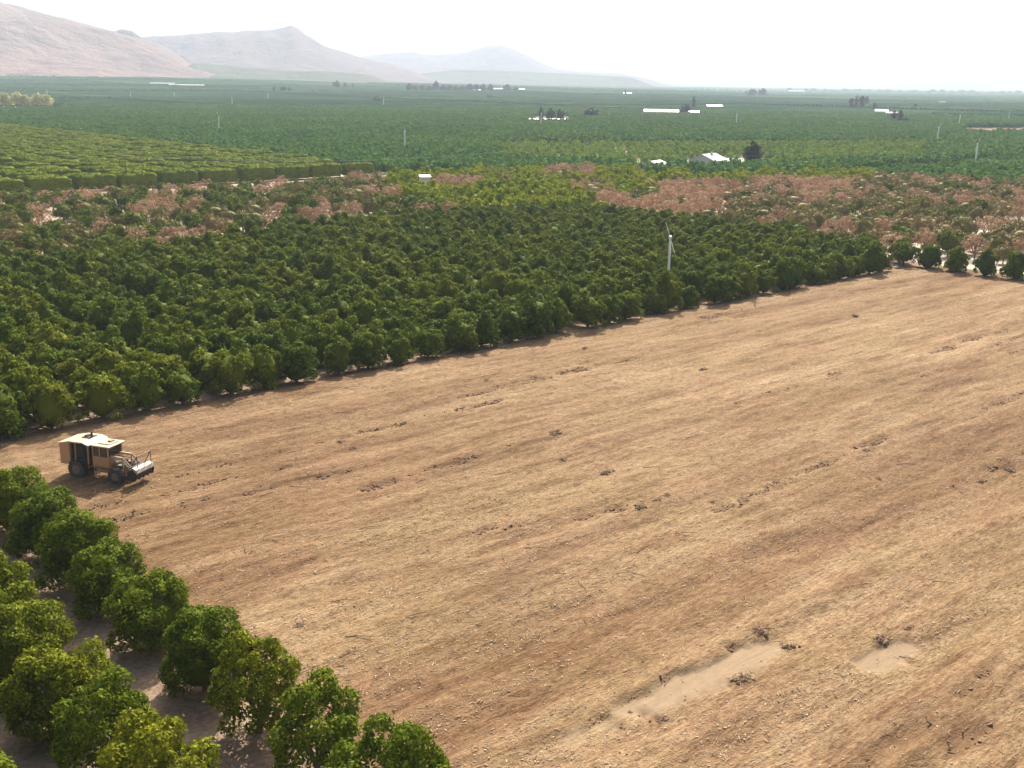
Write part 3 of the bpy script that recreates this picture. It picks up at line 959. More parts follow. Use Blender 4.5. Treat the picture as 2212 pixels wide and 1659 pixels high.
for bi in range(-6, 24):
    for bj in range(-26, 6):
        a0, a1 = 204.0 + 4 + bi * BU - 401 + 4, 204.0 + (bi) * BU + 4 - 4
        b0, b1 = 180 + bj * BV + 4.5, 180 + (bj + 1) * BV - 4.5
        cxm, cym = w((a0 + a1) / 2, (b0 + b1) / 2)
        dd = math.hypot(cxm, cym)
        if dd > 3300 and cxm < -0.10 * cym and cxm / cym < 0.35 - dd / 9000: continue
        if cym < 900 or abs(cxm) > cym * 0.62 + 300 or dd > 9500 or dd < 1000: continue
        r = rng.random()
        if r < 0.05: continue
        hh = rng.uniform(3.0, 5.0)
        along_u = rng.random() < 0.5
        spc = 6.4 if dd < 2600 else (12.8 if dd < 4500 else 36.0)
        if along_u: lines_ = np.arange(b0 + 3, b1 - 3, spc)
        else: lines_ = np.arange(a0 + 3, a1 - 3, spc)
        for tline in lines_:
            if along_u: P0, P1 = (a0, tline), (a1, tline)
            else: P0, P1 = (tline, b0), (tline, b1)
            # cut what the tree grid already covers
            seg = 8
            prev = None
            hw = spc * 0.40
            for s_ in range(seg + 1):
                f_ = s_ / seg
                qa = P0[0] + (P1[0] - P0[0]) * f_; qb = P0[1] + (P1[1] - P0[1]) * f_
                x, y = w(qa, qb)
                if math.hypot(x, y) < 1283: prev = None; continue
                hz_ = hh * rng.uniform(0.85, 1.12)
                if along_u: offs = [(0, -hw), (0, -hw * 0.55), (0, hw * 0.55), (0, hw)]
                else: offs = [(-hw, 0), (-hw * 0.55, 0), (hw * 0.55, 0), (hw, 0)]
                ids = []
                for (oa, ob), zz in zip(offs, (0.1, hz_, hz_, 0.1)):
                    xx, yy = w(qa + oa, qb + ob)
                    ids.append(len(vs)); vs.append((xx, yy, zz + float(gz(xx, yy))))
                if prev is not None:
                    for e_ in range(3):
                        fs += [prev[e_], prev[e_ + 1], ids[e_ + 1], ids[e_]]; cs.append(4)
                else:
                    fs += ids; cs.append(4)
                prev = ids
            if prev is not None:
                fs += prev[::-1]; cs.append(4)
        nb += 1
o = link('distant_orchard_rows', np_mesh('distant_orchard_rows', vs, fs, cs, M_ROWS))
tag(o, 'far blue-green orchard blocks fading towards the hills', kind='stuff')

# ------------------------------------------------------------------ hills
def hills(name, prof, D0, dd, mat, base_d, seedx, rough=0.06, naz=260, nd=60, zbase=-2.0, taper=True):
    """prof: (px, py of the skyline); the ridge stands at distance D0, its foot at base_d, and falls away behind"""
    pxs = np.linspace(prof[0][0], prof[-1][0], naz)
    pys = np.interp(pxs, [p[0] for p in prof], [p[1] for p in prof])
    ds = np.linspace(0, 1, nd)
    tap = np.clip(np.minimum(pxs - pxs[0], pxs[-1] - pxs) / ((pxs[-1] - pxs[0]) * 0.14), 0, 1); tap = tap * tap * (3 - 2 * tap)
    V = np.zeros((naz, nd, 3))
    for i, (px, py) in enumerate(zip(pxs, pys)):
        x = (px - 1106) / 2400.0; y = -(py - 829.5) / 2400.0
        xr = x * cr - y * sr; yr = x * sr + y * cr
        rx, ry, rz = xr, math.cos(PITCH) + yr * math.sin(PITCH), -math.sin(PITCH) + yr * math.cos(PITCH)
        hn = math.hypot(rx, ry)
        rx, ry, el = rx / hn, ry / hn, rz / hn
        top = max(H + el * D0, 0.5) * (tap[i] if taper else 1.0)
        for j, f_ in enumerate(ds):
            d = base_d + (D0 + dd - base_d) * f_
            if d <= D0:
                q = (d - base_d) / (D0 - base_d)
                h = top * (0.35 * q + 0.65 * q * q * (3 - 2 * q))
            else:
                q = (d - D0) / dd
                h = top * (1 - 0.9 * q * q)
            V[i, j] = (rx * d, ry * d, h + float(gz(rx * d, ry * d)) * max(0.0, 1 - h / 60.0))
    hx, hy = V[:, :, 0] / 420.0 + seedx, V[:, :, 1] / 900.0
    rid = 1 - np.abs(2 * fbm(hx, hy, 5) - 1)
    n2 = fbm(hx * 5, hy * 5, 4) - 0.47
    front = np.clip((np.hypot(V[:, :, 0], V[:, :, 1]) - base_d) / (D0 - base_d), 0, 1)
    wgt = np.sin(np.pi * np.clip(front, 0, 1) ** 1.0) * (front < 1)
    V[:, :, 2] += (rid - 0.75) * V[:, :, 2] * 0.75 * wgt + n2 * V[:, :, 2].max() * rough
    V[:, :, 2] = np.where(front <= 0.0, zbase, V[:, :, 2])
    ids = np.arange(naz * nd).reshape(naz, nd)
    q = np.stack((ids[:-1, :-1], ids[:-1, 1:], ids[1:, 1:], ids[1:, :-1]), -1).reshape(-1)
    me = np_mesh(name, V.reshape(-1, 3), q, np.full((naz - 1) * (nd - 1), 4), mat, smooth=True)
    if me.polygons[nd * 3].normal.z < 0: me.flip_normals()
    return tag(link(name, me), kind='structure')

M_H1 = hill_mat('dry_grass_hill', (0.25, 0.175, 0.15), (0.185, 0.13, 0.115))
M_H2 = hill_mat('far_dry_hill', (0.19, 0.145, 0.135), (0.14, 0.11, 0.105))
M_H3 = hill_mat('scrub_hill', (0.11, 0.12, 0.07), (0.07, 0.085, 0.05))
hills('hills', [(-900, 60), (-500, 20), (-200, -18), (0, 4), (60, 18), (130, 38), (200, 56), (250, 68), (330, 92), (400, 118), (480, 145), (540, 172)], 4800, 1500, M_H1, 3250, 3.1)
hills('hill_spur', [(150, 150), (220, 100), (246, 70), (262, 63), (285, 66), (302, 78), (340, 98), (400, 120), (430, 140), (470, 172)], 5000, 500, hill_mat('spur_hill', (0.20, 0.15, 0.13), (0.13, 0.10, 0.095)), 4700, 8.2, rough=0.05, naz=140, nd=40)
hills('hills', [(200, 120), (300, 82), (330, 80), (420, 74), (520, 70), (590, 66), (612, 60), (628, 54), (642, 60), (660, 76), (700, 101), (715, 106), (740, 112), (780, 124), (850, 140), (930, 165), (1000, 178)], 6500, 1500, M_H2, 4600, 11.7, rough=0.035)
hills('hills', [(650, 135), (780, 122), (840, 115), (890, 112), (920, 118), (950, 119), (1010, 112), (1050, 103), (1080, 99), (1110, 108), (1150, 127), (1200, 149), (1250, 155), (1330, 158), (1390, 168), (1450, 178), (1500, 182)], 9500, 2000, M_H2, 6900, 21.4, rough=0.03)
hills('foothill', [(330, 160), (390, 150), (420, 136), (480, 140), (600, 150), (700, 155), (760, 160), (860, 170)], 4550, 500, M_H3, 3800, 5.5, rough=0.02, naz=120, nd=30)
hills('foothill', [(820, 172), (900, 160), (980, 151), (1060, 152), (1150, 156), (1250, 160), (1350, 166), (1440, 177)], 6600, 600, M_H3, 5900, 14.5, rough=0.04, naz=140, nd=30)
hills('foothill', [(1590, 186), (1625, 179), (1650, 174), (1680, 177), (1705, 182), (1735, 179), (1762, 175), (1790, 183), (1830, 188)], 3000, 500, M_H3, 4700, 24.9, rough=0.12, naz=140, nd=30)
hills('hills', [(1900, 188), (2000, 184), (2060, 179), (2100, 181), (2160, 187)], 13000, 800, M_H2, 12000, 31.0, rough=0.03, naz=60, nd=24)

# ------------------------------------------------------------------ haze
hz = MT('haze')
hz.n.remove(hz.b)
vol = hz.n.new('ShaderNodeVolumePrincipled')
vol.inputs['Color'].default_value = (0.70, 0.84, 1.0, 1)
vol.inputs['Density'].default_value = 0.000125
vol.inputs['Anisotropy'].default_value = 0.15
hz.link(vol.outputs[0], hz.out.inputs['Volume'])
b = MB(); b.box((0, 0, 349), (36000, 36000, 702))
tag(b.build('haze', hz.m), kind='stuff')
# ===PART2===
# ------------------------------------------------------------------ distant roads and bare strips
def ribbon(name, pts, wd, mat):
    P_ = [Vector((*at_g(*p), 0)) for p in pts]
    vs, f, c = [], [], []
    dense = []
    for a, b in zip(P_[:-1], P_[1:]):
        n = max(2, int((b - a).length / 60))
        dense += [a.lerp(b, k / n) for k in range(n)]
    dense.append(P_[-1])
    for i, p in enumerate(dense):
        t_ = (dense[min(i + 1, len(dense) - 1)] - dense[max(i - 1, 0)]).normalized()
        nrm = Vector((-t_.y, t_.x, 0)) * wd / 2
        for q in (p + nrm, p - nrm):
            vs.append((q.x, q.y, float(gz(q.x, q.y)) + 0.35))
        if i: k = 2 * i; f += [k - 2, k - 1, k + 1, k]; c.append(4)
    me = np_mesh(name, vs, f, c, mat)
    if me.polygons[0].normal.z < 0: me.flip_normals()
    return tag(link(name, me), kind='structure')
ribbon('distant_road', [(-60, 168), (300, 171), (640, 176), (900, 179)], 60, M_TRACK)
ribbon('distant_road', [(-60, 193), (350, 197), (560, 201), (790, 205)], 30, M_TRACK)
ribbon('bare_strip', [(930, 226), (1010, 229), (1110, 232)], 26, M_TRACK)
ribbon('distant_road', [(440, 216), (620, 218), (770, 218)], 16, M_TRACK)
ribbon('distant_road', [(1540, 243), (1800, 249), (1990, 262)], 7, M_TRACK)
ribbon('bare_strip', [(1350, 199), (1420, 201)], 26, M_TRACK)

# ------------------------------------------------------------------ the orchard shredder
M_YEL = plain('dusty_yellow_paint', (0.42, 0.225, 0.095), 0.6, wear=0.5, wcol=(0.40, 0.27, 0.16), scale=2.5)
M_ROOF = plain('pale_dusty_roof', (0.42, 0.33, 0.22), 0.6, wear=0.4, wcol=(0.5, 0.4, 0.28))
M_BLACK = plain('dark_engine_parts', (0.030, 0.028, 0.026), 0.7, wear=0.5, wcol=(0.10, 0.07, 0.05))
M_TYRE = plain('dusty_tyre', (0.035, 0.032, 0.030), 0.9, wear=0.6, wcol=(0.16, 0.12, 0.09), scale=5)
M_RIM = plain('dusty_rim', (0.20, 0.14, 0.09), 0.7, wear=0.4)
M_WHITE = plain('white_paint', (0.44, 0.37, 0.29), 0.5, wear=0.3, wcol=(0.55, 0.45, 0.35))
M_STEEL = plain('worn_steel', (0.20, 0.16, 0.13), 0.55, 0.4, wear=0.4)
def glass_mat():
    t = MT('tinted_glass')
    t.b.inputs['Base Color'].default_value = (0.02, 0.022, 0.02, 1)
    t.b.inputs['Roughness'].default_value = 0.12
    t.b.inputs['Specular IOR Level'].default_value = 0.5
    return t.m
M_GLASS = glass_mat()
T = empty('orchard_shredder', (-33.30, 86.15, 0.08), rad(-20), 0.94)
tag(T, 'dusty yellow wheeled shredder with a white cutter head, working beside the orchard at left', 'machine')
MB().box((-0.2, 0, 1.15), (5.0, 0.85, 0.42), bev=0.04).box((2.05, 0, 0.82), (0.45, 1.7, 0.4)).box((-2.05, 0, 0.82), (0.45, 1.7, 0.4)).box((0.2, 0, 0.85), (1.4, 1.2, 0.35), bev=0.05).build('chassis', M_YEL, T)
# rear engine house: outline with rising roof, overhanging at the back
MB().poly([(-3.75, 1.25), (-3.75, 3.05), (-2.75, 3.22), (-2.75, 1.55), (-2.95, 1.25)], -1.2, 1.2).build('engine_cover', M_YEL, T)
MB().box((-1.75, 0, 2.25), (1.9, 1.7, 1.5), bev=0.05).box((-1.7, 0, 1.55), (1.6, 2.0, 0.5)).tube((-2.5, -0.95, 1.7), (-1.2, -0.95, 1.7), 0.16).tube((-1.4, -0.9, 1.5), (-1.4, -0.9, 2.9), 0.10).build('engine', M_BLACK, T)
MB().poly([(-3.85, 3.05), (-3.85, 3.14), (-2.6, 3.42), (-1.2, 3.45), (-0.55, 3.24), (-0.55, 3.14), (-1.2, 3.33), (-2.6, 3.30)], -1.3, 1.3).build('engine_roof', M_ROOF, T)
MB().box((-1.75, 0.35, 3.46), (0.9, 0.9, 0.10)).tube((-1.45, 0.3, 3.4), (-1.45, 0.3, 3.95), 0.09).box((-1.9, 0.35, 3.55), (0.35, 0.5, 0.16), bev=0.03).build('exhaust_vent', M_BLACK, T)
for x_, y_ in ((-2.7, -1.18), (-2.1, -1.18), (-0.75, -1.18), (-2.7, 1.18), (-0.75, 1.18)):
    MB().tube((x_, y_, 1.5), (x_ + 0.06, y_, 3.3), 0.055, n=8).build('roof_post', M_YEL, T)
# cab
cab = MB().box((0.35, 0, 1.78), (1.75, 1.9, 0.95), bev=0.06).build('cab', M_YEL, T)
for nm, c_, s_ in (('front', (1.13, 0, 2.68), (0.06, 1.6, 0.86)), ('side', (0.35, -0.90, 2.68), (1.35, 0.05, 0.86)), ('side', (0.35, 0.90, 2.68), (1.35, 0.05, 0.86)), ('rear', (-0.45, 0, 2.68), (0.05, 1.5, 0.86))):
    MB().box(c_, s_).build('window', M_GLASS, cab)
for x_, y_ in ((1.13, -0.88), (1.13, 0.88), (0.32, -0.92), (0.32, 0.92), (-0.44, -0.88), (-0.44, 0.88)):
    MB().box((x_, y_, 2.68), (0.11, 0.11, 0.94)).build('pillar', M_YEL, cab)
MB().box((0.42, 0, 3.20), (2.10, 2.15, 0.12), bev=0.05).box((0.45, 0.1, 3.29), (1.2, 1.2, 0.08), bev=0.03).build('cab_roof', M_ROOF, T)
MB().box((0.6, 0.3, 3.38), (0.35, 0.5, 0.12), bev=0.03).build('air_unit', M_STEEL, T)
# steps
MB().box((0.1, -1.15, 0.55), (0.5, 0.25, 0.05)).box((0.1, -1.15, 0.9), (0.5, 0.25, 0.05)).tube((-0.15, -1.2, 0.5), (-0.15, -1.2, 1.5), 0.03).tube((0.35, -1.2, 0.5), (0.35, -1.2, 1.5), 0.03).build('step', M_ROOF, T)
# wheels
def wheel(x_, y_, r, wd):
    g = empty('wheel'); g.parent = T; g.location = (x_, y_, r)
    m = MB().tube((0, -wd / 2, 0), (0, wd / 2, 0), r * 0.93, n=28)
    for k in range(22):
        a = 2 * math.pi * k / 22
        for sgn in (-1, 1):
            m.box((math.cos(a) * r * 0.95, sgn * wd * 0.24, math.sin(a) * r * 0.95), (r * 0.13, wd * 0.44, r * 0.09), ry=-a)
    m.build('tyre', M_TYRE, g)
    sgn = -1 if y_ < 0 else 1
    MB().tube((0, sgn * wd * 0.40, 0), (0, sgn * wd * 0.54, 0), r * 0.52, r * 0.46, n=20).tube((0, sgn * wd * 0.4, 0), (0, sgn * wd * 0.66, 0), r * 0.18, n=12).build('rim', M_RIM, g)
for x_, y_, r in ((2.05, -1.05, 0.76), (2.05, 1.05, 0.76), (-2.05, -1.05, 0.88), (-2.05, 1.05, 0.88)):
    wheel(x_, y_, r, 0.58)
# front frame and hydraulic clutter over the front axle
MB().box((1.65, 0, 1.35), (0.9, 1.0, 0.5), bev=0.05).box((2.1, -0.6, 1.62), (0.7, 0.35, 0.06)).box((2.1, 0.6, 1.62), (0.7, 0.35, 0.06)).box((1.7, -0.5, 1.75), (0.4, 0.4, 0.2)).box((1.9, 0.3, 1.75), (0.5, 0.3, 0.25)).build('front_frame', M_RIM, T)
# arms: two pairs of bars from the cab front to the head
for y_ in (-0.62, 0.62):
    m = MB()
    m.box((1.75, y_, 2.28), (1.35, 0.13, 0.16))
    m.tube((2.40, y_, 2.30), (3.45, y_, 1.40), 0.085, 0.085, 6)
    m.tube((1.25, y_ * 0.9, 2.02), (2.35, y_ * 0.9, 1.98), 0.06, 0.06, 6)
    m.tube((2.35, y_ * 0.9, 1.98), (3.35, y_ * 0.9, 1.05), 0.07, 0.07, 6)
    m.tube((2.38, y_, 2.34), (2.34, y_ * 0.9, 1.2), 0.07, 0.07, 6)
    m.build('lift_arm', M_ROOF, T)
MB().tube((2.0, -0.2, 1.3), (3.2, -0.2, 1.5), 0.07, 0.07, 8).tube((2.0, 0.2, 1.3), (3.2, 0.2, 1.5), 0.07, 0.07, 8).build('hydraulic_ram', M_STEEL, T)
# cutter head
hd = MB()
prof_ = [(3.35, 0.75), (3.30, 1.25), (3.45, 1.55), (3.80, 1.70), (4.15, 1.58), (4.28, 1.30), (4.18, 1.18), (3.85, 1.35), (3.55, 1.15)]
hd.poly(prof_, -1.12, 1.12)
head = hd.build('cutter_head', M_WHITE, T)
m = MB().tube((3.80, -1.05, 0.92), (3.80, 1.05, 0.92), 0.33, n=20)
for k in range(40):
    a = k * 2.4; yk = -1.0 + k * 2.0 / 39
    m.box((3.80 + math.cos(a) * 0.36, yk, 0.92 + math.sin(a) * 0.36), (0.12, 0.07, 0.10), ry=-a)
m.build('cutter_drum', M_BLACK, head)
for y_ in (-1.16, 1.16):
    MB().poly([(3.25, 0.62), (3.25, 1.35), (3.80, 1.62), (4.22, 1.20), (4.10, 0.62), (3.75, 0.52)], y_ - 0.035, y_ + 0.035).tube((3.8, y_ - 0.06, 0.95), (3.8, y_ + 0.06, 0.95), 0.24, n=16).build('side_plate', M_BLACK, head)
MB().box((3.35, 0, 1.35), (0.25, 1.7, 0.5), bev=0.04).build('head_frame', M_BLACK, head)
m = MB()
for y_ in (-0.9, 0.9):
    m.tube((3.50, y_, 1.60), (4.15, y_ * 0.98, 2.72), 0.05, 0.05, 6).tube((4.18, y_ * 0.98, 1.55), (4.15, y_ * 0.98, 2.72), 0.035, 0.035, 6)
m.tube((4.15, -0.88, 2.72), (4.15, 0.88, 2.72), 0.055, 0.055, 6).tube((3.8, -0.9, 2.12), (3.8, 0.9, 2.12), 0.04, 0.04, 6)
m.build('push_bar', M_RIM, head)

# ------------------------------------------------------------------ frost fans and power poles
M_TOWER = plain('white_tower_paint', (0.80, 0.80, 0.76), 0.5, wear=0.15)
M_POLE = plain('weathered_wood', (0.16, 0.13, 0.10), 0.9, wear=0.4)
def fan(px, py, label, rz, hub=10.5, r=0.22, blades=True):
    x, y = at(px, py, hub) if py > 235 else at_g(px, py + 15)
    z = 0 if py > 235 else float(gz(x, y))
    t = empty('frost_fan', (x, y, z), rz)
    tag(t, label, 'frost fan', 'white frost fans among the orchards')
    MB().tube((0, 0, 0), (0, 0, hub * 0.97), r * 1.35, r, 12).build('tower', M_TOWER, t)
    MB().box((0.1, 0, hub), (0.8, 0.38, 0.42), bev=0.08).build('gearbox', M_TOWER, t)
    MB().box((0.9, 0, 0.75), (1.6, 1.0, 1.3), bev=0.08).build('engine_box', M_RIM, t)
    if blades:
        for sgn, tw in ((1, 0.3), (-1, -0.3)):
            m = MB(); m.poly([(0, 0.0), (-0.07, 0.9), (-0.05, 2.4), (0.04, 2.45), (0.07, 0.9)], -0.03, 0.03)
            b_ = m.build('blade', M_TOWER, t); b_.location = (0.55, 0, hub)
            b_.rotation_euler = (0.32 if sgn > 0 else math.pi + 0.32, 0, 0)
            b_.rotation_euler.rotate_axis('Z', tw + 1.2)
    return t
fan(1448, 512, 'tall white frost fan tower rising from the dense orchard near the field edge', rad(-100), 9.55, 0.17)
for i, (px, py, lb) in enumerate([
    (472, 252, 'white frost fan at the dark boundary line of the green orchard, left of the middle'),
    (874, 283, 'white frost fan in the middle of the green orchard, nearest of the far ones'),
    (1169, 244, 'white frost fan standing in front of the tall cypress'),
    (2028, 275, 'white frost fan right of the farm trees, behind the dark orchard edge'),
    (2112, 311, 'short white frost fan in the dark green orchard at far right'),
    (1592, 246, 'white frost fan alone between the long barns and the palms'),
    (829, 219, 'white frost fan beside the low dark tree clump left of centre'),
    (502, 219, 'white frost fan just behind the orchard boundary at left'),
    (377, 201, 'white frost fan with a dark pole beside it in the blue-green plain'),
    (283, 200, 'white frost fan left of the pair on the blue-green plain'),
    (103, 197, 'white frost fan behind the pale trees at left'),
    (579, 204, 'white frost fan furthest back of the middle three'),
    (2074, 249, 'white frost fan in the pale field at far right'),
    (2181, 241, 'white frost fan nearest the right edge on the hazy plain')]):
    fan(px, py, lb, rad(-90 + 37 * i), 10.5, 0.30)
def pole(px, py, label, h=10.0, arm=2.0, rz=0.3):
    x, y = at(px, py, h) if py > 240 else at_g(px, py + 28)
    t = empty('power_pole', (x, y, 0), rz)
    tag(t, label, 'power pole', 'wooden power poles')
    MB().tube((0, 0, 0), (0, 0, h), 0.17, 0.12, 8).build('pole', M_POLE, t)
    MB().box((0, 0, h - 0.5), (0.12, arm, 0.14)).build('crossarm', M_POLE, t)
    return Vector((x, y, h))
pp_ = [pole(269, 333, 'dark wooden power pole over the clipped hedges at left'), pole(1165, 316, 'power pole with a transformer in the green orchard right of centre'),
       pole(1843, 319, 'power pole behind the bright green trees right of the dark tree'), pole(2360, 332, 'power pole beyond the right edge')]
x, y = pp_[1].x, pp_[1].y
o = MB().tube((x, y - 0.35, 8.6), (x, y - 0.35, 9.6), 0.3, n=12).build('transformer', M_WHITE)
tag(o, 'pale transformer can hanging on the power pole right of centre', 'transformer')
for px, py, lb in ((1133, 222, 'thin dark power pole left of the cypress'), (1013, 224, 'thin power pole by the bare strip'), (1248, 221, 'thin power pole between the cypress and the round tree'),
                   (747, 214, 'thin power pole on the plain left of centre'), (1352, 222, 'thin power pole left of the long white barn'), (1644, 214, 'thin power pole right of the palms')):
    pole(px, py, lb)
M_WIRE = plain('aluminium_wire', (0.45, 0.45, 0.42), 0.4, 0.3, wear=0.1)
for a, b_ in zip(pp_[:-1], pp_[1:]):
    for off in (-0.9, 0.9):
        m = MB(); prev = None
        for k in range(17):
            f_ = k / 16; q_ = a.lerp(b_, f_)
            c_ = Vector((q_.x, q_.y + off, q_.z - 0.4 - 3.0 * 4 * f_ * (1 - f_)))
            if prev is not None: m.tube(prev, c_, 0.014, 0.014, 4)
            prev = c_
        o = m.build('power_line_wire', M_WIRE)
        tag(o, 'thin pale wire strung between the power poles across the orchards', 'wire', 'power line wires')

# ------------------------------------------------------------------ buildings
M_CREAM = plain('cream_wall', (0.55, 0.54, 0.50), 0.8, wear=0.15)
M_TIN = plain('white_metal_roof', (0.40, 0.41, 0.40), 0.4, wear=0.1)
M_GREYROOF = plain('pale_grey_roof', (0.50, 0.52, 0.48), 0.8, wear=0.2)
M_SHADE = plain('dark_opening', (0.06, 0.06, 0.06), 0.8)
def building(name, px, py, L_, Wd, hh, rh, rz, roof, wall, label, win=0, z_over=0.4, cat='building', door=True):
    x, y = at(px, py) if py > 240 else at_g(px, py)
    z = 0 if py > 240 else float(gz(x, y))
    t = empty(name, (x, y, z), rz)
    tag(t, label, cat)
    MB().box((0, 0, hh / 2), (L_, Wd, hh)).build('wall', wall, t)
    m = MB()
    hw = Wd / 2 + z_over
    a = [(-L_ / 2 - z_over, -hw, hh - 0.1), (-L_ / 2 - z_over, 0, hh + rh), (-L_ / 2 - z_over, hw, hh - 0.1)]
    b = [(L_ / 2 + z_over, p[1], p[2]) for p in a]
    va = [m.bm.verts.new(p) for p in a]; vb = [m.bm.verts.new(p) for p in b]
    va2 = [m.bm.verts.new((p[0], p[1], p[2] + 0.18)) for p in a]; vb2 = [m.bm.verts.new((p[0], p[1], p[2] + 0.18)) for p in b]
    for i_ in range(2):
        m.bm.faces.new((va2[i_], va2[i_ + 1], vb2[i_ + 1], vb2[i_])); m.bm.faces.new((va[i_], vb[i_], vb[i_ + 1], va[i_ + 1]))
        m.bm.faces.new((va[i_], va[i_ + 1], va2[i_ + 1], va2[i_])); m.bm.faces.new((vb[i_], vb2[i_], vb2[i_ + 1], vb[i_ + 1]))
    m.bm.faces.new((va[0], va2[0], vb2[0], vb[0])); m.bm.faces.new((va[2], vb[2], vb2[2], va2[2]))
    m.build('roof', roof, t)
    m = MB()
    for sx in (-1, 1):      # gable ends
        q1 = [m.bm.verts.new((sx * (L_ / 2 - 0.02), yy, zz)) for yy, zz in ((-Wd / 2, hh), (Wd / 2, hh), (0, hh + rh * 0.97))]
        q2 = [m.bm.verts.new((sx * (L_ / 2 - 0.15), yy, zz)) for yy, zz in ((-Wd / 2, hh), (Wd / 2, hh), (0, hh + rh * 0.97))]
        m.bm.faces.new(q1); m.bm.faces.new(q2)
        for i_ in range(3): m.bm.faces.new((q1[i_], q2[i_], q2[(i_ + 1) % 3], q1[(i_ + 1) % 3]))
    m.build('gable', wall, t)
    if door:
        MB().box((L_ * 0.25, -Wd / 2 - 0.03, 1.05), (1.1, 0.08, 2.1)).build('door', M_SHADE, t)
    for k in range(win):
        MB().box((-L_ * 0.32 + k * L_ * 0.22, -Wd / 2 - 0.03, hh * 0.55), (1.3, 0.08, 1.1)).build('window', M_GLASS, t)
    return t
hs = building('farmhouse', 1529, 366, 11.5, 10.5, 3.6, 2.3, rad(55), M_GREYROOF, M_CREAM, 'white farmhouse with a pale gable roof at the edge of the orchard', win=2, cat='house')
MB().box((-5.8, 1.6, 2.1), (0.08, 1.7, 1.7)).build('window', M_GLASS, hs)
MB().box((0.5, -1.0, 5.9), (0.7, 0.7, 1.3)).build('chimney', M_CREAM, hs)
building('farmhouse_annex', 1585, 364, 8, 6, 2.8, 1.0, rad(8), M_GREYROOF, M_CREAM, 'low pale annex to the right of the white farmhouse', win=1)
building('shed', 1414, 373, 9.5, 8.5, 2.8, 1.5, rad(62), M_TIN, M_CREAM, 'small shed with a bright white roof left of the farmhouse')
building('pump_house', 917, 416, 2.6, 2.2, 4.6, 0.4, rad(20), M_TIN, M_CREAM, 'small white hut standing among the withered trees', door=False)
building('barn', 1428, 250, 34, 13, 4.2, 1.8, rad(-6), M_TIN, M_CREAM, 'long white-roofed barn on the plain, left of the tall trees')
building('barn', 1490, 250, 18, 9, 3.6, 1.2, rad(-6), M_TIN, M_CREAM, 'shorter white-roofed barn just right of the long barn')
building('barn', 1542, 236, 20, 12, 4.0, 1.5, rad(4), M_TIN, M_CREAM, 'white shed roof behind and right of the two barns')
building('barn', 1903, 249, 14, 10, 4.5, 2.0, rad(-12), M_TIN, M_CREAM, 'white farm building beside the tall farm trees at right')
building('barn', 1925, 252, 12, 8, 3.6, 1.5, rad(-12), M_GREYROOF, M_CREAM, 'grey-roofed farm building right of the white one')
building('shed', 2053, 288, 9, 4, 2.4, 0.8, rad(10), M_TIN, M_CREAM, 'small pale shed at the corner of the pale field at far right')
for px, py, L_, rz, lb in ((404, 189, 70, 0.0, 'long white packing shed roof on the far left plain'), (352, 185, 50, 0.0, 'white roof left of the long packing shed on the far left plain'),
                       (1072, 196, 48, 0, 'white farm roof beside the round far trees right of centre'), (1025, 199, 26, 0, 'small white roof left of the round far trees'), (1127, 197, 14, 0, 'tiny bright white tank right of the round far trees'),
                       (1355, 206, 18, 0, 'tiny white farm roof on the hazy plain'), (1720, 199, 75, 0, 'long thin white roof below the small far hills'), (1957, 219, 16, 0, 'small white roof standing in for a smoke plume on the plain at right'),  # last roof here is no real building, it stands in for a smoke plume
                       (2093, 226, 13, 0, 'first of four long white roofs on the plain at far right'), (2127, 227, 20, 0, 'second of four long white roofs on the plain at far right'), (2165, 228, 20, 0, 'third of four long white roofs on the plain at far right'),
                       (2035, 224, 12, 0, 'leftmost faint white roof of the far right group'), (1163, 267, 14, 0, 'low white house hidden behind the cypress'), (1205, 267, 17, 0, 'low pale house under the grey trees right of the cypress'),
                       (520, 220, 8, 0, 'pale roof left of the frost fan on the plain'), (1880, 232, 12, 0, 'small white hut under the tall farm trees')):
    building('farm_building', px, py, L_, 12 if py < 210 else 6, 4.5 if py < 210 else 2.6, 1.2, rz, M_TIN, M_CREAM, lb, door=False)
uvp = [at(-40, 238), at(138, 236), at(120, 231), at(-40, 230)]
sheet('yard', uvp, 0.02, M_TRACK)

# ------------------------------------------------------------------ single trees on the plain
BT = {
 'round': [crown_mesh('foliage', M_DARK, 900, 0.55, lobes=34, R=5.0, hz=4.4, zc=5.2, sub=3, bottom=1.2) for _ in range(3)],
 'pale': [crown_mesh('foliage', M_PALE, 800, 0.6, lobes=34, R=5.6, hz=4.6, zc=5.6, sub=3, bottom=1.0) for _ in range(2)],
 'tall': [crown_mesh('foliage', M_DARK, 700, 0.5, lobes=34, R=3.2, hz=6.0, zc=7.5, sub=3, bottom=2.0) for _ in range(2)],
 'cypress': [crown_mesh('foliage', M_DARK, 700, 0.4, lobes=40, R=1.7, hz=7.0, zc=7.6, sub=3, bottom=0.8)],
}
BSZ = {'round': (10.2, 9.6), 'pale': (11.4, 10.2), 'tall': (6.4, 13.5), 'cypress': (3.6, 14.6)}
BTR = trunk_mesh('trunk', M_BARK, h=3.0, r=0.4, limbs=5, spread=1.6, top=6)
def lone(px, py, wpx, hpx, kind, label, group=None):
    x, y = at(px, py) if py > 240 else at_g(px, py)
    z = 0 if py > 240 else float(gz(x, y))
    d = math.hypot(x, y)
    sw = wpx * d / 2400 / BSZ[kind][0]; sh = hpx * d / 2400 / BSZ[kind][1]
    t = empty('tree', (x, y, z), random.uniform(0, 6.28)); t.scale = (sw, sw, sh)
    link('crown', random.choice(BT[kind]), t); link('trunk', BTR, t)
    tag(t, label, 'tree', group)
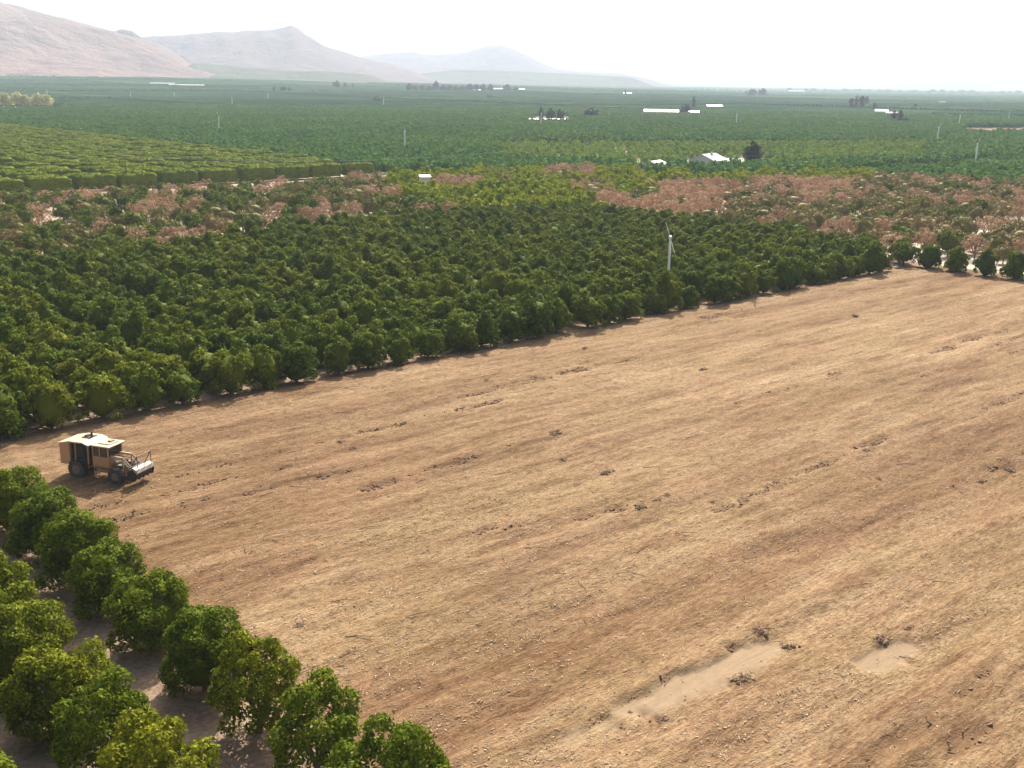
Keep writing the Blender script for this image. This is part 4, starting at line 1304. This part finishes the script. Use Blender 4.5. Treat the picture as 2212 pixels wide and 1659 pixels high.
for i, (px, wd, hp) in enumerate([(-12, 30, 28), (12, 30, 28), (38, 26, 29), (56, 24, 25), (82, 26, 27), (102, 24, 25)]):
    lone(px, 233, wd, hp, 'pale', f'pale yellow-green tree, {ordinal(i)} from the left in the clump at the left edge', 'pale trees at the left edge')
lone(1625, 360, 47, 46, 'round', 'big dark round tree standing right of the white farmhouse')
lone(1168, 270, 11, 38, 'cypress', 'tall dark cypress behind a white frost fan')
for px, py, wd, hp, kd, lb in [
    (1190, 264, 22, 26, 'round', 'grey-green tree just right of the cypress'), (1209, 264, 20, 25, 'round', 'second grey-green tree right of the cypress'), (1242, 263, 26, 12, 'round', 'low dark bush between the grey-green trees and the round tree'),
    (1274, 259, 38, 23, 'round', 'broad dark green tree right of the cypress group'), (1296, 259, 9, 9, 'round', 'small bush at the right foot of the broad dark tree'),
    (1480, 250, 21, 22, 'round', 'dark tree standing between the two white barns'), (1465, 249, 8, 10, 'round', 'small dark tree left of the one between the barns'), (1498, 240, 9, 29, 'tall', 'tall thin tree behind the white barns'),
    (1408, 244, 16, 8, 'round', 'left low tree behind the long white barn'), (1422, 244, 16, 8, 'round', 'right low tree behind the long white barn'),
    (1838, 238, 12, 24, 'tall', 'first tall thin farm tree from the left at right'), (1849, 238, 11, 27, 'tall', 'second tall thin farm tree at right'), (1860, 240, 12, 30, 'tall', 'third and tallest thin farm tree at right'), (1871, 230, 12, 20, 'tall', 'fourth tall thin farm tree at right, leaning out'),
    (1888, 242, 11, 18, 'tall', 'dark tree right of the tall thin farm trees'), (1911, 246, 12, 13, 'round', 'dark tree behind the white farm building'), (1930, 268, 15, 26, 'tall', 'left dark tree of the clump below the farm buildings'), (1943, 270, 14, 28, 'tall', 'middle dark tree of the clump below the farm buildings'), (1956, 271, 14, 15, 'round', 'right dark tree of the clump below the farm buildings'),
    (1976, 238, 9, 13, 'tall', 'single dark tree on the plain right of the farm'), (1623, 210, 24, 15, 'round', 'left of two hazy round trees below the small hills'), (1647, 210, 20, 16, 'round', 'right of two hazy round trees below the small hills'),
    (815, 224, 26, 14, 'round', 'low dark tree clump left of centre on the plain'), (1059, 217, 27, 12, 'round', 'low dark tree clump right of centre on the plain'), (728, 192, 17, 15, 'round', 'hazy tree in front of the main peak'), (745, 192, 10, 12, 'round', 'hazy small tree right of the one before the peak'), (762, 192, 6, 11, 'tall', 'hazy thin tree right of the pair before the peak'),
    (592, 201, 7, 14, 'tall', 'hazy thin tree left of the bushy ones before the peak'), (612, 201, 14, 13, 'round', 'hazy bushy tree below the foot of the peak'), (626, 201, 10, 12, 'tall', 'hazy tree right of the bushy one below the peak'),
    (1095, 199, 20, 15, 'round', 'hazy round tree beside the white farm roof'), (1115, 199, 15, 11, 'round', 'hazy lower tree right of the round one'), (1351, 207, 6, 13, 'tall', 'hazy thin tree by the tiny white farm roof')]:
    lone(px, py, wd, hp, kd, lb)
for i in range(13):
    lone(884 + i * 14.5, 199, 16, 14 + 5 * (i == 4) + random.uniform(-2, 2), 'round', f'{ordinal(i)} hazy tree from the left in the long windbreak below the hills', 'windbreak below the hills')
for i in range(26):
    px = 1700 + i * 20 + random.uniform(-6, 6)
    lone(px, 197 + (px - 1700) * 0.012, random.uniform(9, 20), random.uniform(3, 7), 'round', 'tiny hazy tree on the far right horizon', 'hazy trees on the far right horizon')

# ------------------------------------------------------------------ brush and clods on the field
M_BRUSH = plain('broken_brush', (0.24, 0.15, 0.09), 0.95, wear=0.5, scale=6)
def brush(seed, r=0.6, n=55):
    rr_ = random.Random(seed)
    m = MB()
    for k in range(9):
        a = rr_.uniform(0, 6.28); q = rr_.uniform(0, r * 0.9)
        mm = Matrix.Translation((math.cos(a) * q * 1.5, math.sin(a) * q * 0.8, 0.03)) @ Matrix.Diagonal((rr_.uniform(.12, .3), rr_.uniform(.1, .24), rr_.uniform(.08, .2), 1))
        g_ = bmesh.ops.create_icosphere(m.bm, subdivisions=2, radius=1, matrix=mm)
        for v_ in g_['verts']: v_.co += Vector((rr_.uniform(-.03, .03), rr_.uniform(-.03, .03), rr_.uniform(-.03, .03)))
    for k in range(n):
        a = rr_.uniform(0, 6.28); q = rr_.uniform(0, r)
        p = Vector((math.cos(a) * q * 1.5, math.sin(a) * q * 0.8, rr_.uniform(0.02, 0.2)))
        d_ = Vector((rr_.uniform(-1, 1), rr_.uniform(-1, 1), rr_.uniform(-0.1, 0.7))).normalized() * rr_.uniform(0.15, 0.5)
        m.tube(p, p + d_, rr_.uniform(0.01, 0.03), 0.006, 4)
    me = bpy.data.meshes.new('brush'); m.bm.to_mesh(me); m.bm.free(); me.materials.append(M_BRUSH)
    return me
BR = [brush(i, 0.5 + 0.1 * i) for i in range(4)]
for i, (px, py, s_, lb) in enumerate([
    (1200, 945, 1.1, 'largest dark brush clump in the upper middle of the field'), (1215, 1001, 0.6, 'small brush clump just below the middle one'), (1310, 1028, 0.9, 'dark brush clump right of the field centre'),
    (1385, 1106, 0.6, 'small clod on the long rut right of centre'), (762, 973, 0.6, 'right one of two small brush clumps up from the shredder'), (735, 962, 0.7, 'left one of two small brush clumps up from the shredder'),
    (1050, 829, 0.5, 'small brush clump near the orchard shade line'), (1520, 803, 0.7, 'flat dark brush clump in the far middle of the field'), (1262, 758, 0.7, 'brush clump close to the shade of the orchard edge'),
    (1640, 1378, 1.0, 'dark brush heap at the upper end of the bare strip'), (1705, 1405, 0.7, 'brush heap right of the bare strip end'), (1608, 1472, 0.85, 'brush heap along the lower side of the bare strip'),
    (1430, 1557, 0.6, 'brush clump near the lower end of the bare strip'), (1900, 1395, 0.9, 'dark brush heap above the small bare patch at right'), (1962, 1368, 0.5, 'small clod right of the heap above the small bare patch'),
    (645, 1360, 0.45, 'lone small clod left of centre in the lower field'), (1898, 1040, 0.5, 'small clump in the right part of the field'), (2180, 1022, 0.9, 'long brush heap by the right edge rut'), (2120, 1045, 0.6, 'smaller brush heap left of the right edge rut'),
    (1870, 980, 0.6, 'small dark clump in the upper right of the field'), (1440, 1080, 0.6, 'faint clump between the centre ruts'), (1845, 690, 0.9, 'pale clod near the far right of the orchard edge'), (1540, 1090, 0.45, 'little clod at the end of the long centre rut')]):
    x, y = at(px, py); u_, v_ = uv(x, y)
    o = link('brush_heap', BR[i % 4], None, (x, y, fh(u_, v_) - 0.02), (0, 0, GA + random.uniform(-0.6, 0.6)), (s_, s_, s_))
    tag(o, lb, 'brush heap', 'brush heaps on the field')
x, y = at(1630, 664)
tag(MB().tube((0, 0, -0.1), (0.05, 0, 1.7), 0.06, 0.055, 8).build('wooden_post', M_POLE, None, (x, y, 0)), 'dark wooden post at the orchard edge right of the tall frost fan', 'post')
# fallen branches
M_BR = plain('pale_branch', (0.24, 0.15, 0.09), 0.9, wear=0.4)
m0 = []
for k in range(3):
    m = MB(); p = Vector((0, 0, 0.05))
    for q in range(5):
        n_ = p + Vector((0.32, random.uniform(-0.08, 0.08), random.uniform(-0.01, 0.04)))
        m.tube(p, n_, 0.03 - q * 0.004, 0.026 - q * 0.004, 5)
        if q in (1, 3): m.tube(n_, n_ + Vector((0.2, 0.22 * (1 if k % 2 else -1), 0.05)), 0.014, 0.006, 4)
        p = n_
    me = bpy.data.meshes.new('branch'); m.bm.to_mesh(me); m.bm.free(); me.materials.append(M_BR); m0.append(me)
kk = 0
while kk < 150:
    d_ = 42 + 80 * random.random() ** 1.3; a_ = rad(90) + random.uniform(-0.48, 0.48)
    x, y = d_ * math.cos(a_), d_ * math.sin(a_); u_, v_ = uv(x, y)
    if not (U0 + 1 < u_ < U1 and V0 + 1 < v_ < V1): continue
    s_ = random.uniform(0.4, 1.1)
    o = link('fallen_branch', m0[kk % 3], None, (x, y, fh(u_, v_)), (0, 0, GA + random.gauss(0, 0.7)), (s_, s_, s_))
    tag(o, 'short broken branch lying loose on the shredded field', 'branch', 'broken branches scattered on the field')
    kk += 1
